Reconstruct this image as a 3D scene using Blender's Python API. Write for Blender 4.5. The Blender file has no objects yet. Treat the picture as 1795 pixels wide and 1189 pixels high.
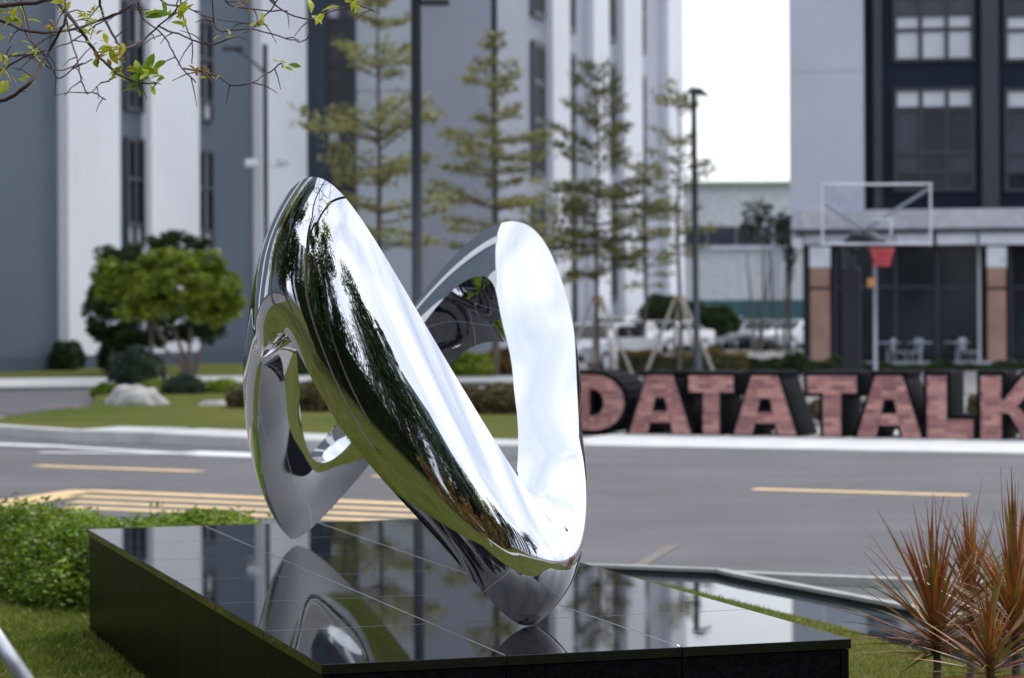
import bpy, bmesh, math, random
import numpy as np
from mathutils import Vector, Matrix
random.seed(7); rng = np.random.default_rng(7)
S = bpy.context.scene; COL = S.collection

# ------------------------------------------------------------------ camera, sky, sun, exposure
F = 4000.0; W0, H0 = 1795.0, 1189.0; HOR = 556.0; CAMH = 1.6; ROLL = math.radians(0.3)
cam = bpy.data.cameras.new('camera'); camo = bpy.data.objects.new('camera', cam); COL.objects.link(camo)
camo.matrix_world = Matrix.Translation((0, 0, CAMH)) @ Matrix.Rotation(math.pi/2, 4, 'X') @ Matrix.Rotation(-ROLL, 4, 'Z')
cam.sensor_width = 36; cam.lens = 36*F/W0; cam.shift_y = -(H0/2-HOR)/W0
cam.clip_end = 2000; cam.clip_start = .1
cam.dof.use_dof = True; cam.dof.focus_distance = 7.35; cam.dof.aperture_fstop = 3.6
S.camera = camo
world = bpy.data.worlds.new('World'); S.world = world; world.use_nodes = True
nt = world.node_tree; nt.nodes.clear()
wo = nt.nodes.new('ShaderNodeOutputWorld'); bg = nt.nodes.new('ShaderNodeBackground')
sky = nt.nodes.new('ShaderNodeTexSky'); sky.sky_type = 'NISHITA'; sky.sun_disc = False
SUN_EL, SUN_AZ = math.radians(52), math.radians(38)      # azimuth from +Y towards +X
sky.sun_elevation = SUN_EL; sky.sun_rotation = SUN_AZ; sky.dust_density = 4; sky.air_density = 1.0
hs = nt.nodes.new('ShaderNodeHueSaturation'); hs.inputs['Saturation'].default_value = .45
tc = nt.nodes.new('ShaderNodeTexCoord'); nz = nt.nodes.new('ShaderNodeTexNoise')
nz.inputs['Scale'].default_value = 2.6; nz.inputs['Detail'].default_value = 7; nz.inputs['Roughness'].default_value = .55
cr = nt.nodes.new('ShaderNodeValToRGB'); cr.color_ramp.elements[0].position = .32; cr.color_ramp.elements[1].position = .66
cr.color_ramp.elements[0].color = (6.0, 7.0, 9.0, 1); cr.color_ramp.elements[1].color = (12.8, 13.0, 13.6, 1)
mx = nt.nodes.new('ShaderNodeMix'); mx.data_type = 'RGBA'; mx.inputs[0].default_value = .74
L = nt.links.new
L(tc.outputs['Generated'], nz.inputs['Vector']); L(nz.outputs['Fac'], cr.inputs['Fac'])
L(sky.outputs[0], hs.inputs['Color']); L(hs.outputs[0], mx.inputs[6]); L(cr.outputs[0], mx.inputs[7])
L(mx.outputs[2], bg.inputs['Color']); bg.inputs['Strength'].default_value = .11
L(bg.outputs[0], wo.inputs['Surface'])
sl = bpy.data.lights.new('sun', 'SUN'); sl.energy = 1.1; sl.angle = math.radians(11); sl.color = (1, .96, .9)
so = bpy.data.objects.new('sun', sl); COL.objects.link(so)
sd = Vector((math.cos(SUN_EL)*math.sin(SUN_AZ), math.cos(SUN_EL)*math.cos(SUN_AZ), math.sin(SUN_EL)))
so.rotation_euler = sd.to_track_quat('Z', 'Y').to_euler()
S.view_settings.view_transform = 'Standard'; S.view_settings.look = 'None'
S.view_settings.exposure = 0.45; S.view_settings.gamma = 1; S.view_settings.use_curve_mapping = False
S.render.engine = 'CYCLES'; S.cycles.max_bounces = 8; S.cycles.glossy_bounces = 6

# ------------------------------------------------------------------ measuring helpers
def unroll(px, py):
    dx, dy = px-W0/2, HOR-py
    c, s = math.cos(ROLL), math.sin(ROLL)
    return dx*c+dy*s, -dx*s+dy*c
def P(px, py, Y):
    dx, dy = unroll(px, py); return Vector((dx/F*Y, Y, CAMH+dy/F*Y))
def G(px, py, z=0.0):
    dx, dy = unroll(px, py); Y = (CAMH-z)*F/(-dy); return Vector((dx/F*Y, Y, z))
def ZZ(px, py, Y): return P(px, py, Y).z

# ------------------------------------------------------------------ materials
MATS = {}
def mat(name, col, rough=.7, metal=0, var=.12, scale=3.0, bump=0, bscale=40, spec=.5, island=0, col2=None, coat=0, trans=0, ior=1.5, thr=(.35, .65)):
    if name in MATS: return MATS[name]
    m = bpy.data.materials.new(name); m.use_nodes = True; t = m.node_tree; b = t.nodes['Principled BSDF']
    b.inputs['Roughness'].default_value = rough; b.inputs['Metallic'].default_value = metal
    b.inputs['Specular IOR Level'].default_value = spec; b.inputs['IOR'].default_value = ior
    b.inputs['Coat Weight'].default_value = coat; b.inputs['Transmission Weight'].default_value = trans
    co = t.nodes.new('ShaderNodeTexCoord'); n = t.nodes.new('ShaderNodeTexNoise')
    n.inputs['Scale'].default_value = scale; n.inputs['Detail'].default_value = 6; n.inputs['Roughness'].default_value = .6
    t.links.new(co.outputs['Object'], n.inputs['Vector'])
    r = t.nodes.new('ShaderNodeValToRGB'); t.links.new(n.outputs['Fac'], r.inputs['Fac'])
    c2 = col2 or tuple(min(1, c*(1+var)) for c in col)
    c1 = col if col2 else tuple(c*(1-var) for c in col)
    r.color_ramp.elements[0].position, r.color_ramp.elements[1].position = thr
    r.color_ramp.elements[0].color = (*c1, 1); r.color_ramp.elements[1].color = (*c2, 1)
    out = r.outputs[0]
    if island:
        g = t.nodes.new('ShaderNodeNewGeometry'); h = t.nodes.new('ShaderNodeHueSaturation')
        mr = t.nodes.new('ShaderNodeMapRange'); mr.inputs[3].default_value = 1-island; mr.inputs[4].default_value = 1+island
        mr2 = t.nodes.new('ShaderNodeMapRange'); mr2.inputs[3].default_value = .5-island*.04; mr2.inputs[4].default_value = .5+island*.04
        t.links.new(g.outputs['Random Per Island'], mr.inputs[0]); t.links.new(g.outputs['Random Per Island'], mr2.inputs[0])
        t.links.new(mr.outputs[0], h.inputs['Value']); t.links.new(mr2.outputs[0], h.inputs['Hue'])
        t.links.new(out, h.inputs['Color']); out = h.outputs[0]
    t.links.new(out, b.inputs['Base Color'])
    if bump:
        n2 = t.nodes.new('ShaderNodeTexNoise'); n2.inputs['Scale'].default_value = bscale; n2.inputs['Detail'].default_value = 4
        t.links.new(co.outputs['Object'], n2.inputs['Vector'])
        bp = t.nodes.new('ShaderNodeBump'); bp.inputs['Strength'].default_value = bump; bp.inputs['Distance'].default_value = .02
        t.links.new(n2.outputs['Fac'], bp.inputs['Height']); t.links.new(bp.outputs[0], b.inputs['Normal'])
    MATS[name] = m; return m
M_chrome = mat('mirror_steel', (.755, .765, .785), .012, 1, .01, 2)
M_granite = mat('black_polished_granite', (.006, .006, .008), .018, 0, .5, 60, spec=.5, ior=1.47)
def dusty(m, a, b_, sc_):
    t = m.node_tree; b = t.nodes['Principled BSDF']; co = t.nodes.new('ShaderNodeTexCoord'); n = t.nodes.new('ShaderNodeTexNoise'); n.inputs['Scale'].default_value = sc_; n.inputs['Detail'].default_value = 8; n.inputs['Roughness'].default_value = .75
    r = t.nodes.new('ShaderNodeMapRange'); r.inputs[1].default_value = .42; r.inputs[2].default_value = .75; r.inputs[3].default_value = a; r.inputs[4].default_value = b_
    t.links.new(co.outputs['Object'], n.inputs['Vector']); t.links.new(n.outputs['Fac'], r.inputs[0]); t.links.new(r.outputs[0], b.inputs['Roughness'])
dusty(M_granite, .014, .075, 2.2)
dusty(M_chrome, .006, .03, 3.5)
M_side = mat('black_granite_shaded_side', (.006, .006, .008), .25, 0, .5, 60, spec=.04, ior=1.3)  # plinth sides: same granite, gloss cut to stand in for shade there
M_joint = mat('pale_joint', (.15, .155, .17), .6)
M_asphalt = mat('asphalt', (.142, .138, .147), .85, 0, .13, .5, bump=.5, bscale=140, spec=.3)
def streaks(m):
    t = m.node_tree; b = t.nodes['Principled BSDF']; src = b.inputs['Base Color'].links[0].from_socket
    co = t.nodes.new('ShaderNodeTexCoord'); mp = t.nodes.new('ShaderNodeMapping'); mp.inputs['Rotation'].default_value = (0, 0, math.radians(23)); mp.inputs['Scale'].default_value = (.06, 1.6, 1)
    n = t.nodes.new('ShaderNodeTexNoise'); n.inputs['Scale'].default_value = 1.0; n.inputs['Detail'].default_value = 5
    r = t.nodes.new('ShaderNodeMapRange'); r.inputs[1].default_value = .3; r.inputs[2].default_value = .7; r.inputs[3].default_value = .91; r.inputs[4].default_value = 1.07
    n2 = t.nodes.new('ShaderNodeTexNoise'); n2.inputs['Scale'].default_value = 90; n2.inputs['Detail'].default_value = 2
    r2 = t.nodes.new('ShaderNodeMapRange'); r2.inputs[3].default_value = .75; r2.inputs[4].default_value = 1.25
    mm = t.nodes.new('ShaderNodeMath'); mm.operation = 'MULTIPLY'; h = t.nodes.new('ShaderNodeHueSaturation')
    t.links.new(co.outputs['Object'], mp.inputs[0]); t.links.new(mp.outputs[0], n.inputs['Vector']); t.links.new(n.outputs['Fac'], r.inputs[0])
    t.links.new(co.outputs['Object'], n2.inputs['Vector']); t.links.new(n2.outputs['Fac'], r2.inputs[0]); t.links.new(r.outputs[0], mm.inputs[0]); t.links.new(r2.outputs[0], mm.inputs[1])
    t.links.new(mm.outputs[0], h.inputs['Value']); t.links.new(src, h.inputs['Color']); t.links.new(h.outputs[0], b.inputs['Base Color'])
streaks(M_asphalt)
M_asph2 = mat('asphalt_old', (.10, .098, .108), .85, 0, .15, .6, bump=.4, bscale=120)
M_lawn = mat('lawn_soil', (.05, .075, .010), .95, 0, .1, 1.4, bump=.6, bscale=60, col2=(.1, .095, .025), spec=.1)
M_lawnfar = mat('far_lawn', (.06, .088, .010), .95, 0, .1, .35, bump=.6, bscale=30, col2=(.125, .12, .03), spec=.1)
M_earth = mat('pale_ground', (.17, .165, .16), .95, 0, .1, .2, col2=(.25, .245, .24))
M_concrete = mat('pale_concrete', (.5, .5, .5), .85, 0, .1, 2, bump=.2, bscale=30)
M_curbd = mat('dark_stone', (.062, .065, .063), .7, 0, .2, 3, bump=.2)
M_curbt = mat('curb_cap_stone', (.34, .35, .34), .6, 0, .12, 3)
M_yellow = mat('yellow_road_paint', (.74, .52, .26), .8, 0, .12, 5)
M_white = mat('white_road_paint', (.72, .72, .74), .8, 0, .1, 4)
M_orangef = mat('faded_orange_paint', (.18, .155, .145), .85, 0, .15, 12)
M_water = mat('pool_water', (.02, .03, .035), .03, 0, .2, 1, bump=.012, bscale=3, spec=.6, ior=1.4)
M_greyblue = mat('grey_blue_render', (.105, .135, .175), .85, 0, .1, .15)
M_navy = mat('navy_panel', (.014, .019, .036), .8, 0, .12, .3, spec=.15)
M_dkblue = mat('dark_blue_render', (.06, .085, .12), .8, 0, .1, .2)
M_whiter = mat('white_render', (.76, .77, .82), .85, 0, .05, .2)
M_lgrey = mat('light_grey_render', (.5, .54, .6), .85, 0, .06, .2)
M_midgrey = mat('mid_grey_render', (.40, .42, .49), .85, 0, .06, .2)
M_conc_bl = mat('bluish_concrete_panel', (.47, .5, .57), .85, 0, .07, .3)
M_frame = mat('dark_window_frame', (.025, .03, .045), .45)
M_glass = mat('window_glass', (.014, .018, .024), .08, 0, .3, .4, spec=.28)
M_glassb = mat('blind_behind_glass', (.52, .55, .6), .3, 0, .1, .8)
M_glassg = mat('grey_pane', (.045, .05, .07), .25, 0, .3, .6, spec=.3)
M_teal = mat('teal_fence_paint', (.045, .12, .135), .7)
M_roofg = mat('green_roof_edge', (.28, .33, .2), .7)
M_pole = mat('charcoal_pole_paint', (.022, .028, .04), .4, 0, .1)
M_lightmetal = mat('white_painted_metal', (.62, .64, .7), .4)
M_letter = mat('black_letter_shell', (.006, .007, .009), .6, 0, .2, 2, spec=.04)
M_brick = mat('pink_brick', (.38, .17, .16), .85, 0, .2, 5, island=.4, col2=(.44, .215, .2))
M_mortar = mat('pale_mortar', (.42, .3, .29), .9)
M_brickcol = mat('brown_cladding', (.33, .2, .15), .8, 0, .14, 1.5)
M_bark = mat('grey_brown_bark', (.11, .09, .075), .9, 0, .25, 8, bump=.5, bscale=30)
M_twig = mat('purple_brown_twig', (.07, .045, .042), .8, 0, .2, 20)
M_wood = mat('pale_wood_prop', (.4, .37, .32), .8, 0, .1, 6)
def leafmat(name, c, c2, isl=.35, rough=.55, tr=.25, sc=1.5):
    m = mat(name, c, rough, 0, .1, sc, island=isl, col2=c2, spec=.35)
    b = m.node_tree.nodes['Principled BSDF']
    t = m.node_tree; o = t.nodes['Material Output']; tl = t.nodes.new('ShaderNodeBsdfTranslucent'); ms = t.nodes.new('ShaderNodeMixShader')
    ms.inputs[0].default_value = tr; t.links.new(b.inputs['Base Color'].links[0].from_socket, tl.inputs[0])
    t.links.new(b.outputs[0], ms.inputs[1]); t.links.new(tl.outputs[0], ms.inputs[2]); t.links.new(ms.outputs[0], o.inputs[0]); return m
M_lfolive = leafmat('olive_leaf', (.23, .25, .085), (.37, .34, .14), .35, .6, .35, .8)
M_lfdark = leafmat('dark_green_leaf', (.025, .05, .015), (.05, .085, .025), .4)
M_lfbright = leafmat('bright_green_leaf', (.14, .21, .02), (.3, .35, .04), .35)
M_lfgreyg = leafmat('grey_green_leaf', (.035, .06, .04), (.065, .095, .06), .35)
M_lfhedge = leafmat('hedge_leaf', (.1, .19, .014), (.28, .36, .04), .6, .35, .42, 4)
M_lfbrown = leafmat('brownish_grass_leaf', (.1, .1, .035), (.2, .14, .07), .35, .7, .2, 1)
M_lforange = leafmat('orange_brown_leaf', (.16, .09, .03), (.25, .17, .05), .35, .7, .2, 1)
M_lffresh = leafmat('fresh_spring_leaf', (.36, .42, .015), (.52, .48, .04), .2, .4, .45, 9)
M_lfcord = leafmat('red_brown_strap_leaf', (.17, .035, .018), (.3, .11, .04), .3, .3, .15, 14)
M_lfcord2 = leafmat('pink_strap_leaf', (.26, .065, .06), (.33, .14, .1), .3, .4, .15, 14)
M_lfcord3 = leafmat('green_strap_leaf', (.12, .14, .02), (.27, .15, .03), .3, .4, .15, 14)
M_lfcord4 = leafmat('orange_strap_leaf', (.32, .075, .015), (.4, .17, .03), .3, .35, .25, 14)
M_grass = leafmat('grass_blade', (.17, .23, .03), (.31, .3, .07), .35, .6, .3, 1.2)

# ------------------------------------------------------------------ object helpers
def tag(o, label=None, cat=None, group=None, kind=None):
    if label: o['label'] = label
    if cat: o['category'] = cat
    if group: o['group'] = group
    if kind: o['kind'] = kind
    return o
def thing(name, label, cat, loc=(0, 0, 0), rz=0, group=None):
    o = bpy.data.objects.new(name, None); COL.objects.link(o); o.location = loc; o.rotation_euler = (0, 0, rz)
    o.empty_display_size = .2; return tag(o, label, cat, group)
def link(name, me, m, parent=None, smooth=False):
    if m is not None and not me.materials: me.materials.append(m)
    if smooth: me.polygons.foreach_set('use_smooth', [True]*len(me.polygons))
    o = bpy.data.objects.new(name, me); COL.objects.link(o)
    if parent: o.parent = parent
    return o
class MB:
    def __init__(s): s.v = []; s.f = []
    def add(s, vs, fs):
        b = len(s.v); s.v += [tuple(v) for v in vs]; s.f += [tuple(i+b for i in f) for f in fs]; return s
    def box(s, x0, x1, y0, y1, z0, z1, fr=None):
        vs = [Vector((x, y, z)) for z in (z0, z1) for y in (y0, y1) for x in (x0, x1)]
        if fr: vs = [fr(v) for v in vs]
        return s.add(vs, [(0, 2, 3, 1), (4, 5, 7, 6), (0, 1, 5, 4), (2, 6, 7, 3), (0, 4, 6, 2), (1, 3, 7, 5)])
    def prism(s, poly, z0, z1):
        n = len(poly); vs = [(p[0], p[1], z0) for p in poly]+[(p[0], p[1], z1) for p in poly]
        a = sum(poly[i][0]*poly[(i+1) % n][1]-poly[(i+1) % n][0]*poly[i][1] for i in range(n))
        top = list(range(n, 2*n)); bot = list(range(n))[::-1]
        sd_ = [(i, (i+1) % n, n+(i+1) % n, n+i) for i in range(n)]
        if a < 0: top = top[::-1]; bot = bot[::-1]; sd_ = [f[::-1] for f in sd_]
        return s.add(vs, [tuple(top), tuple(bot)]+sd_)
    def tube(s, pts, rad, seg=8, cap=True):
        pts = [Vector(p) for p in pts]; n = len(pts)
        if not hasattr(rad, '__len__'): rad = [rad]*n
        vs = []; up = Vector((.31, .17, .93)).normalized()
        for i, p in enumerate(pts):
            t = (pts[min(i+1, n-1)]-pts[max(i-1, 0)]).normalized()
            a = t.cross(up)
            if a.length < .1: a = t.cross(Vector((1, 0, 0)))
            a.normalize(); b = t.cross(a)
            for k in range(seg):
                q = 2*math.pi*k/seg; vs.append(p+rad[i]*(a*math.cos(q)+b*math.sin(q)))
        fs = [(i*seg+k, i*seg+(k+1) % seg, (i+1)*seg+(k+1) % seg, (i+1)*seg+k) for i in range(n-1) for k in range(seg)]
        if cap: fs += [tuple(range(seg)), tuple(range((n-1)*seg, n*seg))[::-1]]
        return s.add(vs, fs)
    def mesh(s, name):
        me = bpy.data.meshes.new(name); me.from_pydata(s.v, [], s.f); me.validate(); me.update(); return me
    def build(s, name, m, parent=None, smooth=False): return link(name, s.mesh(name), m, parent, smooth)
def bevel(o, w=.01, seg=2):
    md = o.modifiers.new('bevel', 'BEVEL'); md.width = w; md.segments = seg; md.limit_method = 'ANGLE'; md.angle_limit = math.radians(40); return o
def sheet(name, poly, z, m):       # flat ground sheet with a little thickness
    return tag(MB().prism(poly, z-.05, z).build(name, m), kind='structure')

def leaf_quads(name, pts, size, m, parent=None, aspect=2.0, upbias=.4, sizevar=.4, nrm=None):
    """rhombic leaves (two triangles folded) at the given points"""
    n = len(pts); pts = np.asarray(pts, float)
    a = rng.normal(size=(n, 3)); a[:, 2] *= .5; a /= np.linalg.norm(a, axis=1)[:, None]
    r = rng.normal(size=(n, 3)); r[:, 2] += upbias*3
    if nrm is not None: r += np.asarray(nrm)*2.0
    b = np.cross(a, r); b /= np.linalg.norm(b, axis=1)[:, None]+1e-9
    c = np.cross(a, b)
    sz = size*(1+sizevar*(rng.random(n)*2-1))[:, None]
    v = np.empty((n, 4, 3)); v[:, 0] = pts-a*sz*.5; v[:, 1] = pts+b*sz*.5/aspect+c*sz*.06
    v[:, 2] = pts+a*sz*.5; v[:, 3] = pts-b*sz*.5/aspect+c*sz*.06
    me = bpy.data.meshes.new(name); me.vertices.add(4*n); me.vertices.foreach_set('co', v.reshape(-1))
    me.loops.add(4*n); me.loops.foreach_set('vertex_index', np.arange(4*n, dtype=np.int32))
    me.polygons.add(n); me.polygons.foreach_set('loop_start', np.arange(0, 4*n, 4, dtype=np.int32))
    me.update(calc_edges=True)
    return link(name, me, m, parent)
def blob_pts(c, r, n, clump=14, cs=.3):
    """leaf points in an uneven ellipsoid crown made of clumps"""
    c = np.array(c, float); r = np.array(r, float)
    d = rng.normal(size=(clump, 3)); d /= np.linalg.norm(d, axis=1)[:, None]
    cc = c+d*r*(.5+.42*rng.random((clump, 1)))
    k = rng.integers(0, clump, n); q = rng.normal(size=(n, 3)); q /= np.linalg.norm(q, axis=1)[:, None]
    rad = (.45+.65*rng.random((n, 1)))
    p = cc[k]+q*rad*r*(cs+cs*.45*np.sin(k*2.3))[:, None]
    return p

# ------------------------------------------------------------------ ground and roads
RD = Vector((-.92, .39, 0)).normalized(); RN = Vector((.39, .92, 0)).normalized()   # along the road (to the left), across (away)
def RP(s, t): return RN*s-RD*t      # t grows to the right
def band(name, s0, s1, t0, t1, z, m): 
    return sheet(name, [RP(s0, t0), RP(s0, t1), RP(s1, t1), RP(s1, t0)], z, m)
g = MB().prism([(-700, -700), (700, -700), (700, 900), (-700, 900)], -.3, -.012).build('ground', M_earth); tag(g, kind='structure')
band('road', 12.8, 28.5, -90, 90, 0, M_asphalt)
# near lawn with the pool cut out of its right side
poolb = [G(1010, 985, .1), G(1100, 1010, .1), G(1203, 1032, .1), G(1340, 1066, .1), G(1490, 1103, .1), G(1560, 1128, .1), G(1640, 1150, .1), G(1720, 1168, .1), G(1900, 1185, .1)]
kerbL = RP(12.6, -40); 
def near_line(t): return RP(12.6, t)
lawn_poly = [(-40, -14), (9, -14), (9, 8.6)]+[(p.x, p.y) for p in poolb[::-1]]
c0 = G(1000, 985, .1)
lawn_poly += [(near_line(-5.5).x, near_line(-5.5).y), (near_line(-45).x, near_line(-45).y)]
sheet('lawn', lawn_poly, .1, M_lawn)
tag(MB().prism([(p.x, p.y) for p in [RP(12.7, -45), RP(12.7, 30), RP(12.8, 30), RP(12.8, -45)]], -.01, .11).build('kerb', M_curbt), kind='structure')
# water
wp = [G(930, 990, .095), G(1262, 1001, .095), G(1300, 1010, .095), G(1500, 1047, .095), G(1700, 1085, .095), G(2200, 1190, .095), G(2200, 1260, .095), G(1500, 1190, .095), G(1000, 1030, .095)]
tag(MB().prism(wp, -.005, .095).build('pool_water', M_water), kind='structure')
# basin rim: wall > cap stones
rim = thing('pool_rim', 'low dark stone rim with pale cap bending round the reflecting pool', 'pool rim', G(1270, 1010))
rp_ = [G(900, 985, .135), G(1080, 990, .135), G(1262, 997, .135), G(1300, 1006, .135), G(1500, 1043, .135), G(1700, 1081, .135), G(1900, 1120, .135)]
base = rim.location
def ribbon(pts, off0, off1, z0, z1, gap=0):
    mb = []; 
    for i in range(len(pts)-1):
        a, b = pts[i].copy(), pts[i+1].copy(); d = (b-a).normalized(); n = Vector((-d.y, d.x, 0))
        a0 = a+d*gap; b0 = b-d*gap
        poly = [(p-base) for p in (a0+n*off0, b0+n*off0, b0+n*off1, a0+n*off1)]
        mb.append((poly, z0, z1))
    return mb
w = MB()
for poly, z0, z1 in ribbon(rp_, -.02, .1, -.01, .115): w.prism([(p.x, p.y) for p in poly], z0, z1)
w.build('wall', M_curbd, rim)
for poly, z0, z1 in ribbon(rp_, -.04, .03, .116, .135, .004): MB().prism([(p.x, p.y) for p in poly], z0, z1).build('cap_stone', M_curbt, rim)
# dark paving between rim and road
dk = [G(1262, 996, .06), G(1330, 1009, .06), G(1900, 1036, .06), G(2300, 1060, .06), G(2300, 1200, .06), G(1900, 1122, .06), G(1700, 1083, .06)]
sheet('dark_paving', [(p.x, p.y) for p in dk], .06, M_curbd)
sheet('rim_bed', [(p.x, p.y) for p in [RP(12.7, -8), RP(12.7, 30), RP(11.3, 30), RP(12.2, -8)]], .058, M_curbd)
# far side of the road
band('pavement', 26.35, 31.0, -10.8, 90, .014, mat('white_paving', (.6, .6, .6), .85, 0, .08, 2))
# island lawn on the left
isl = [G(-30, 742, .12), G(100, 752, .12), G(430, 768, .12), G(985, 775, .12), G(985, 740, .12), G(1100, 720, .12), G(1100, 694, .12), G(900, 692, .12), G(500, 690, .12), G(170, 688, .12), G(160, 712, .12), G(20, 728, .12)]
sheet('island_lawn', [(p.x, p.y) for p in isl], .12, M_lawnfar)
kk = MB(); edge = [G(-120, 738, .15), G(20, 748, .15), G(120, 754, .15), G(240, 757, .15), G(430, 766, .15), G(700, 776, .15), G(960, 781, .15)]
for i in range(len(edge)-1):
    a, b = edge[i], edge[i+1]; d = (b-a).normalized(); n = Vector((-d.y, d.x, 0)); wd = .22 if i < 2 else 1.1
    kk.prism([(p.x, p.y) for p in (a-n*.05, b-n*.05, b+n*wd, a+n*wd)], -.01, .15-.0005*i)
tag(kk.build('island_kerb', M_concrete), kind='structure')
side = [G(-400, 722, .01), G(20, 727, .01), G(165, 708, .01), G(175, 684, .01), G(500, 676, .01), G(500, 668, .01), G(-400, 684, .01)]
sheet('side_road', [(p.x, p.y) for p in side], .01, M_asph2)
sw = [G(-400, 684, .1), G(600, 668, .1), G(1100, 668, .1), G(1100, 660, .1), G(600, 657, .1), G(-400, 668, .1)]
sheet('far_pavement', [(p.x, p.y) for p in sw], .1, M_concrete)
gs = [G(-400, 668, .09), G(600, 657, .09), G(600, 636, .09), G(-400, 640, .09)]
sheet('verge', [(p.x, p.y) for p in gs], .09, M_lawnfar)
ct = [G(1000, 690, .02), G(2100, 690, .02), G(2600, 650, .02), G(2300, 632, .02), G(1000, 632, .02)]
sheet('court', [(p.x, p.y) for p in ct], .02, M_earth)
# pale path behind the camera and road kerb strip seen in the mirror
sheet('path', [(-14, -2.6), (12, -1.2), (12, .4), (-14, -1.0)], .115, M_concrete)

sheet('added_mirror_paving', [(-2.2, 11.45), (.22, 11.45), (.3, 13.4), (-2.6, 14.4)], .107, M_earth)  # unseen sheet behind the plinth, added so the left arm mirrors grey
# road markings
def mark(name, quad, m, z=.005): return tag(MB().prism([(p.x, p.y) for p in quad], z-.003, z).build(name, m), kind='structure')
def mark_line(name, a, b, wd, m, z=.005):
    d = (b-a).normalized(); n = Vector((-d.y, d.x, 0)); return mark(name, (a-n*wd/2, b-n*wd/2, b+n*wd/2, a+n*wd/2), m, z)
for a, b in (((65, 817), (350, 827)), ((655, 835), (935, 846)), ((1320, 858), (1697, 869)), ((2060, 880), (2480, 892)), ((-600, 792), (-420, 798))):
    mark_line('yellow_dash', G(*a), G(*b), .2, M_yellow)
for k in range(4):
    mark_line('yellow_line', G(147-k*10, 861+k*9.5), G(760+k*18, 886+k*11.5), .2 if k else .26, M_yellow)
mark_line('yellow_line', G(150, 861), G(-20, 886), .3, M_yellow, .009)
mark_line('yellow_line', G(120, 872), G(-60, 898), .25, M_yellow, .013)
mark_line('white_line', G(-150, 774), G(100, 783), .34, M_white)
mark_line('white_line', G(90, 783), G(330, 797), .22, M_white, .009)
mark_line('white_line', G(320, 794), G(700, 808), .65, M_white)
mark_line('white_line', G(70, 795), G(340, 797), .2, M_white, .013)
mark_line('faded_line', G(1120, 992), G(1182, 956), .09, M_orangef)
mark_line('red_mark', G(80, 712, .012), G(150, 714, .012), .25, mat('dull_red_paint', (.3, .17, .16)), .016)

# ------------------------------------------------------------------ pedestal
PT = .6
A, B, C = P(155, 928, 1), P(565, 1166, 1), P(1490, 1121, 1)
def onslab(px, py, z=PT): return G(px, py, z)
A, B, C = onslab(155, 928), onslab(565, 1165), onslab(1490, 1120)
ex = (C-B); ey = (A-B); LX, LY = ex.length, ey.length; ex.normalize(); ey.normalize()
ped = thing('pedestal', 'long low black polished granite plinth carrying the mirror sculpture', 'plinth', (B.x, B.y, .1))
def pf(v): q = ex*v.x+ey*v.y; return Vector((q.x, q.y, v.z-.1))
MB().box(.03, LX-.03, .03, LY-.03, .05, PT-.034, pf).build('core', M_joint, ped)
gp = .003
for i in range(3):
    for j in range(6):
        x0, x1, y0, y1 = LX*i/3, LX*(i+1)/3, LY*j/6, LY*(j+1)/6
        dz = random.uniform(-.0001, .0001)
        o = MB().box(x0+gp-(.006 if i == 0 else 0), x1-gp+(.006 if i == 2 else 0), y0+gp-(.006 if j == 0 else 0), y1-gp+(.006 if j == 5 else 0), PT-.03, PT+dz, pf).build('top_tile', M_granite, ped)
        bevel(o, .0012, 1)
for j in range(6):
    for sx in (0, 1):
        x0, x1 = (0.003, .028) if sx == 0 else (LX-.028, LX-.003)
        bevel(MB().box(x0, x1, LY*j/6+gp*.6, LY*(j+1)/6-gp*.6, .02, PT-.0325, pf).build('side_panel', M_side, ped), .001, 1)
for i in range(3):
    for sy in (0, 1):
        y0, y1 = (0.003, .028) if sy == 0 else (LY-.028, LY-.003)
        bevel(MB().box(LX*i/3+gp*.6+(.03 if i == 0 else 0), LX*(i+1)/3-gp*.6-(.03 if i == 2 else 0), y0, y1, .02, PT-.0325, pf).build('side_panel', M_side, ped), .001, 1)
jm = MB()
for i in range(1, 3): jm.box(LX*i/3-.0029, LX*i/3+.0029, .012, LY-.012, PT-.031, PT-.0004, pf)
for j in range(1, 6): jm.box(.012, LX-.012, LY*j/6-.0045, LY*j/6+.0045, PT-.031, PT-.0005, pf)
jm.build('tile_joint', M_joint, ped)

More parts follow.
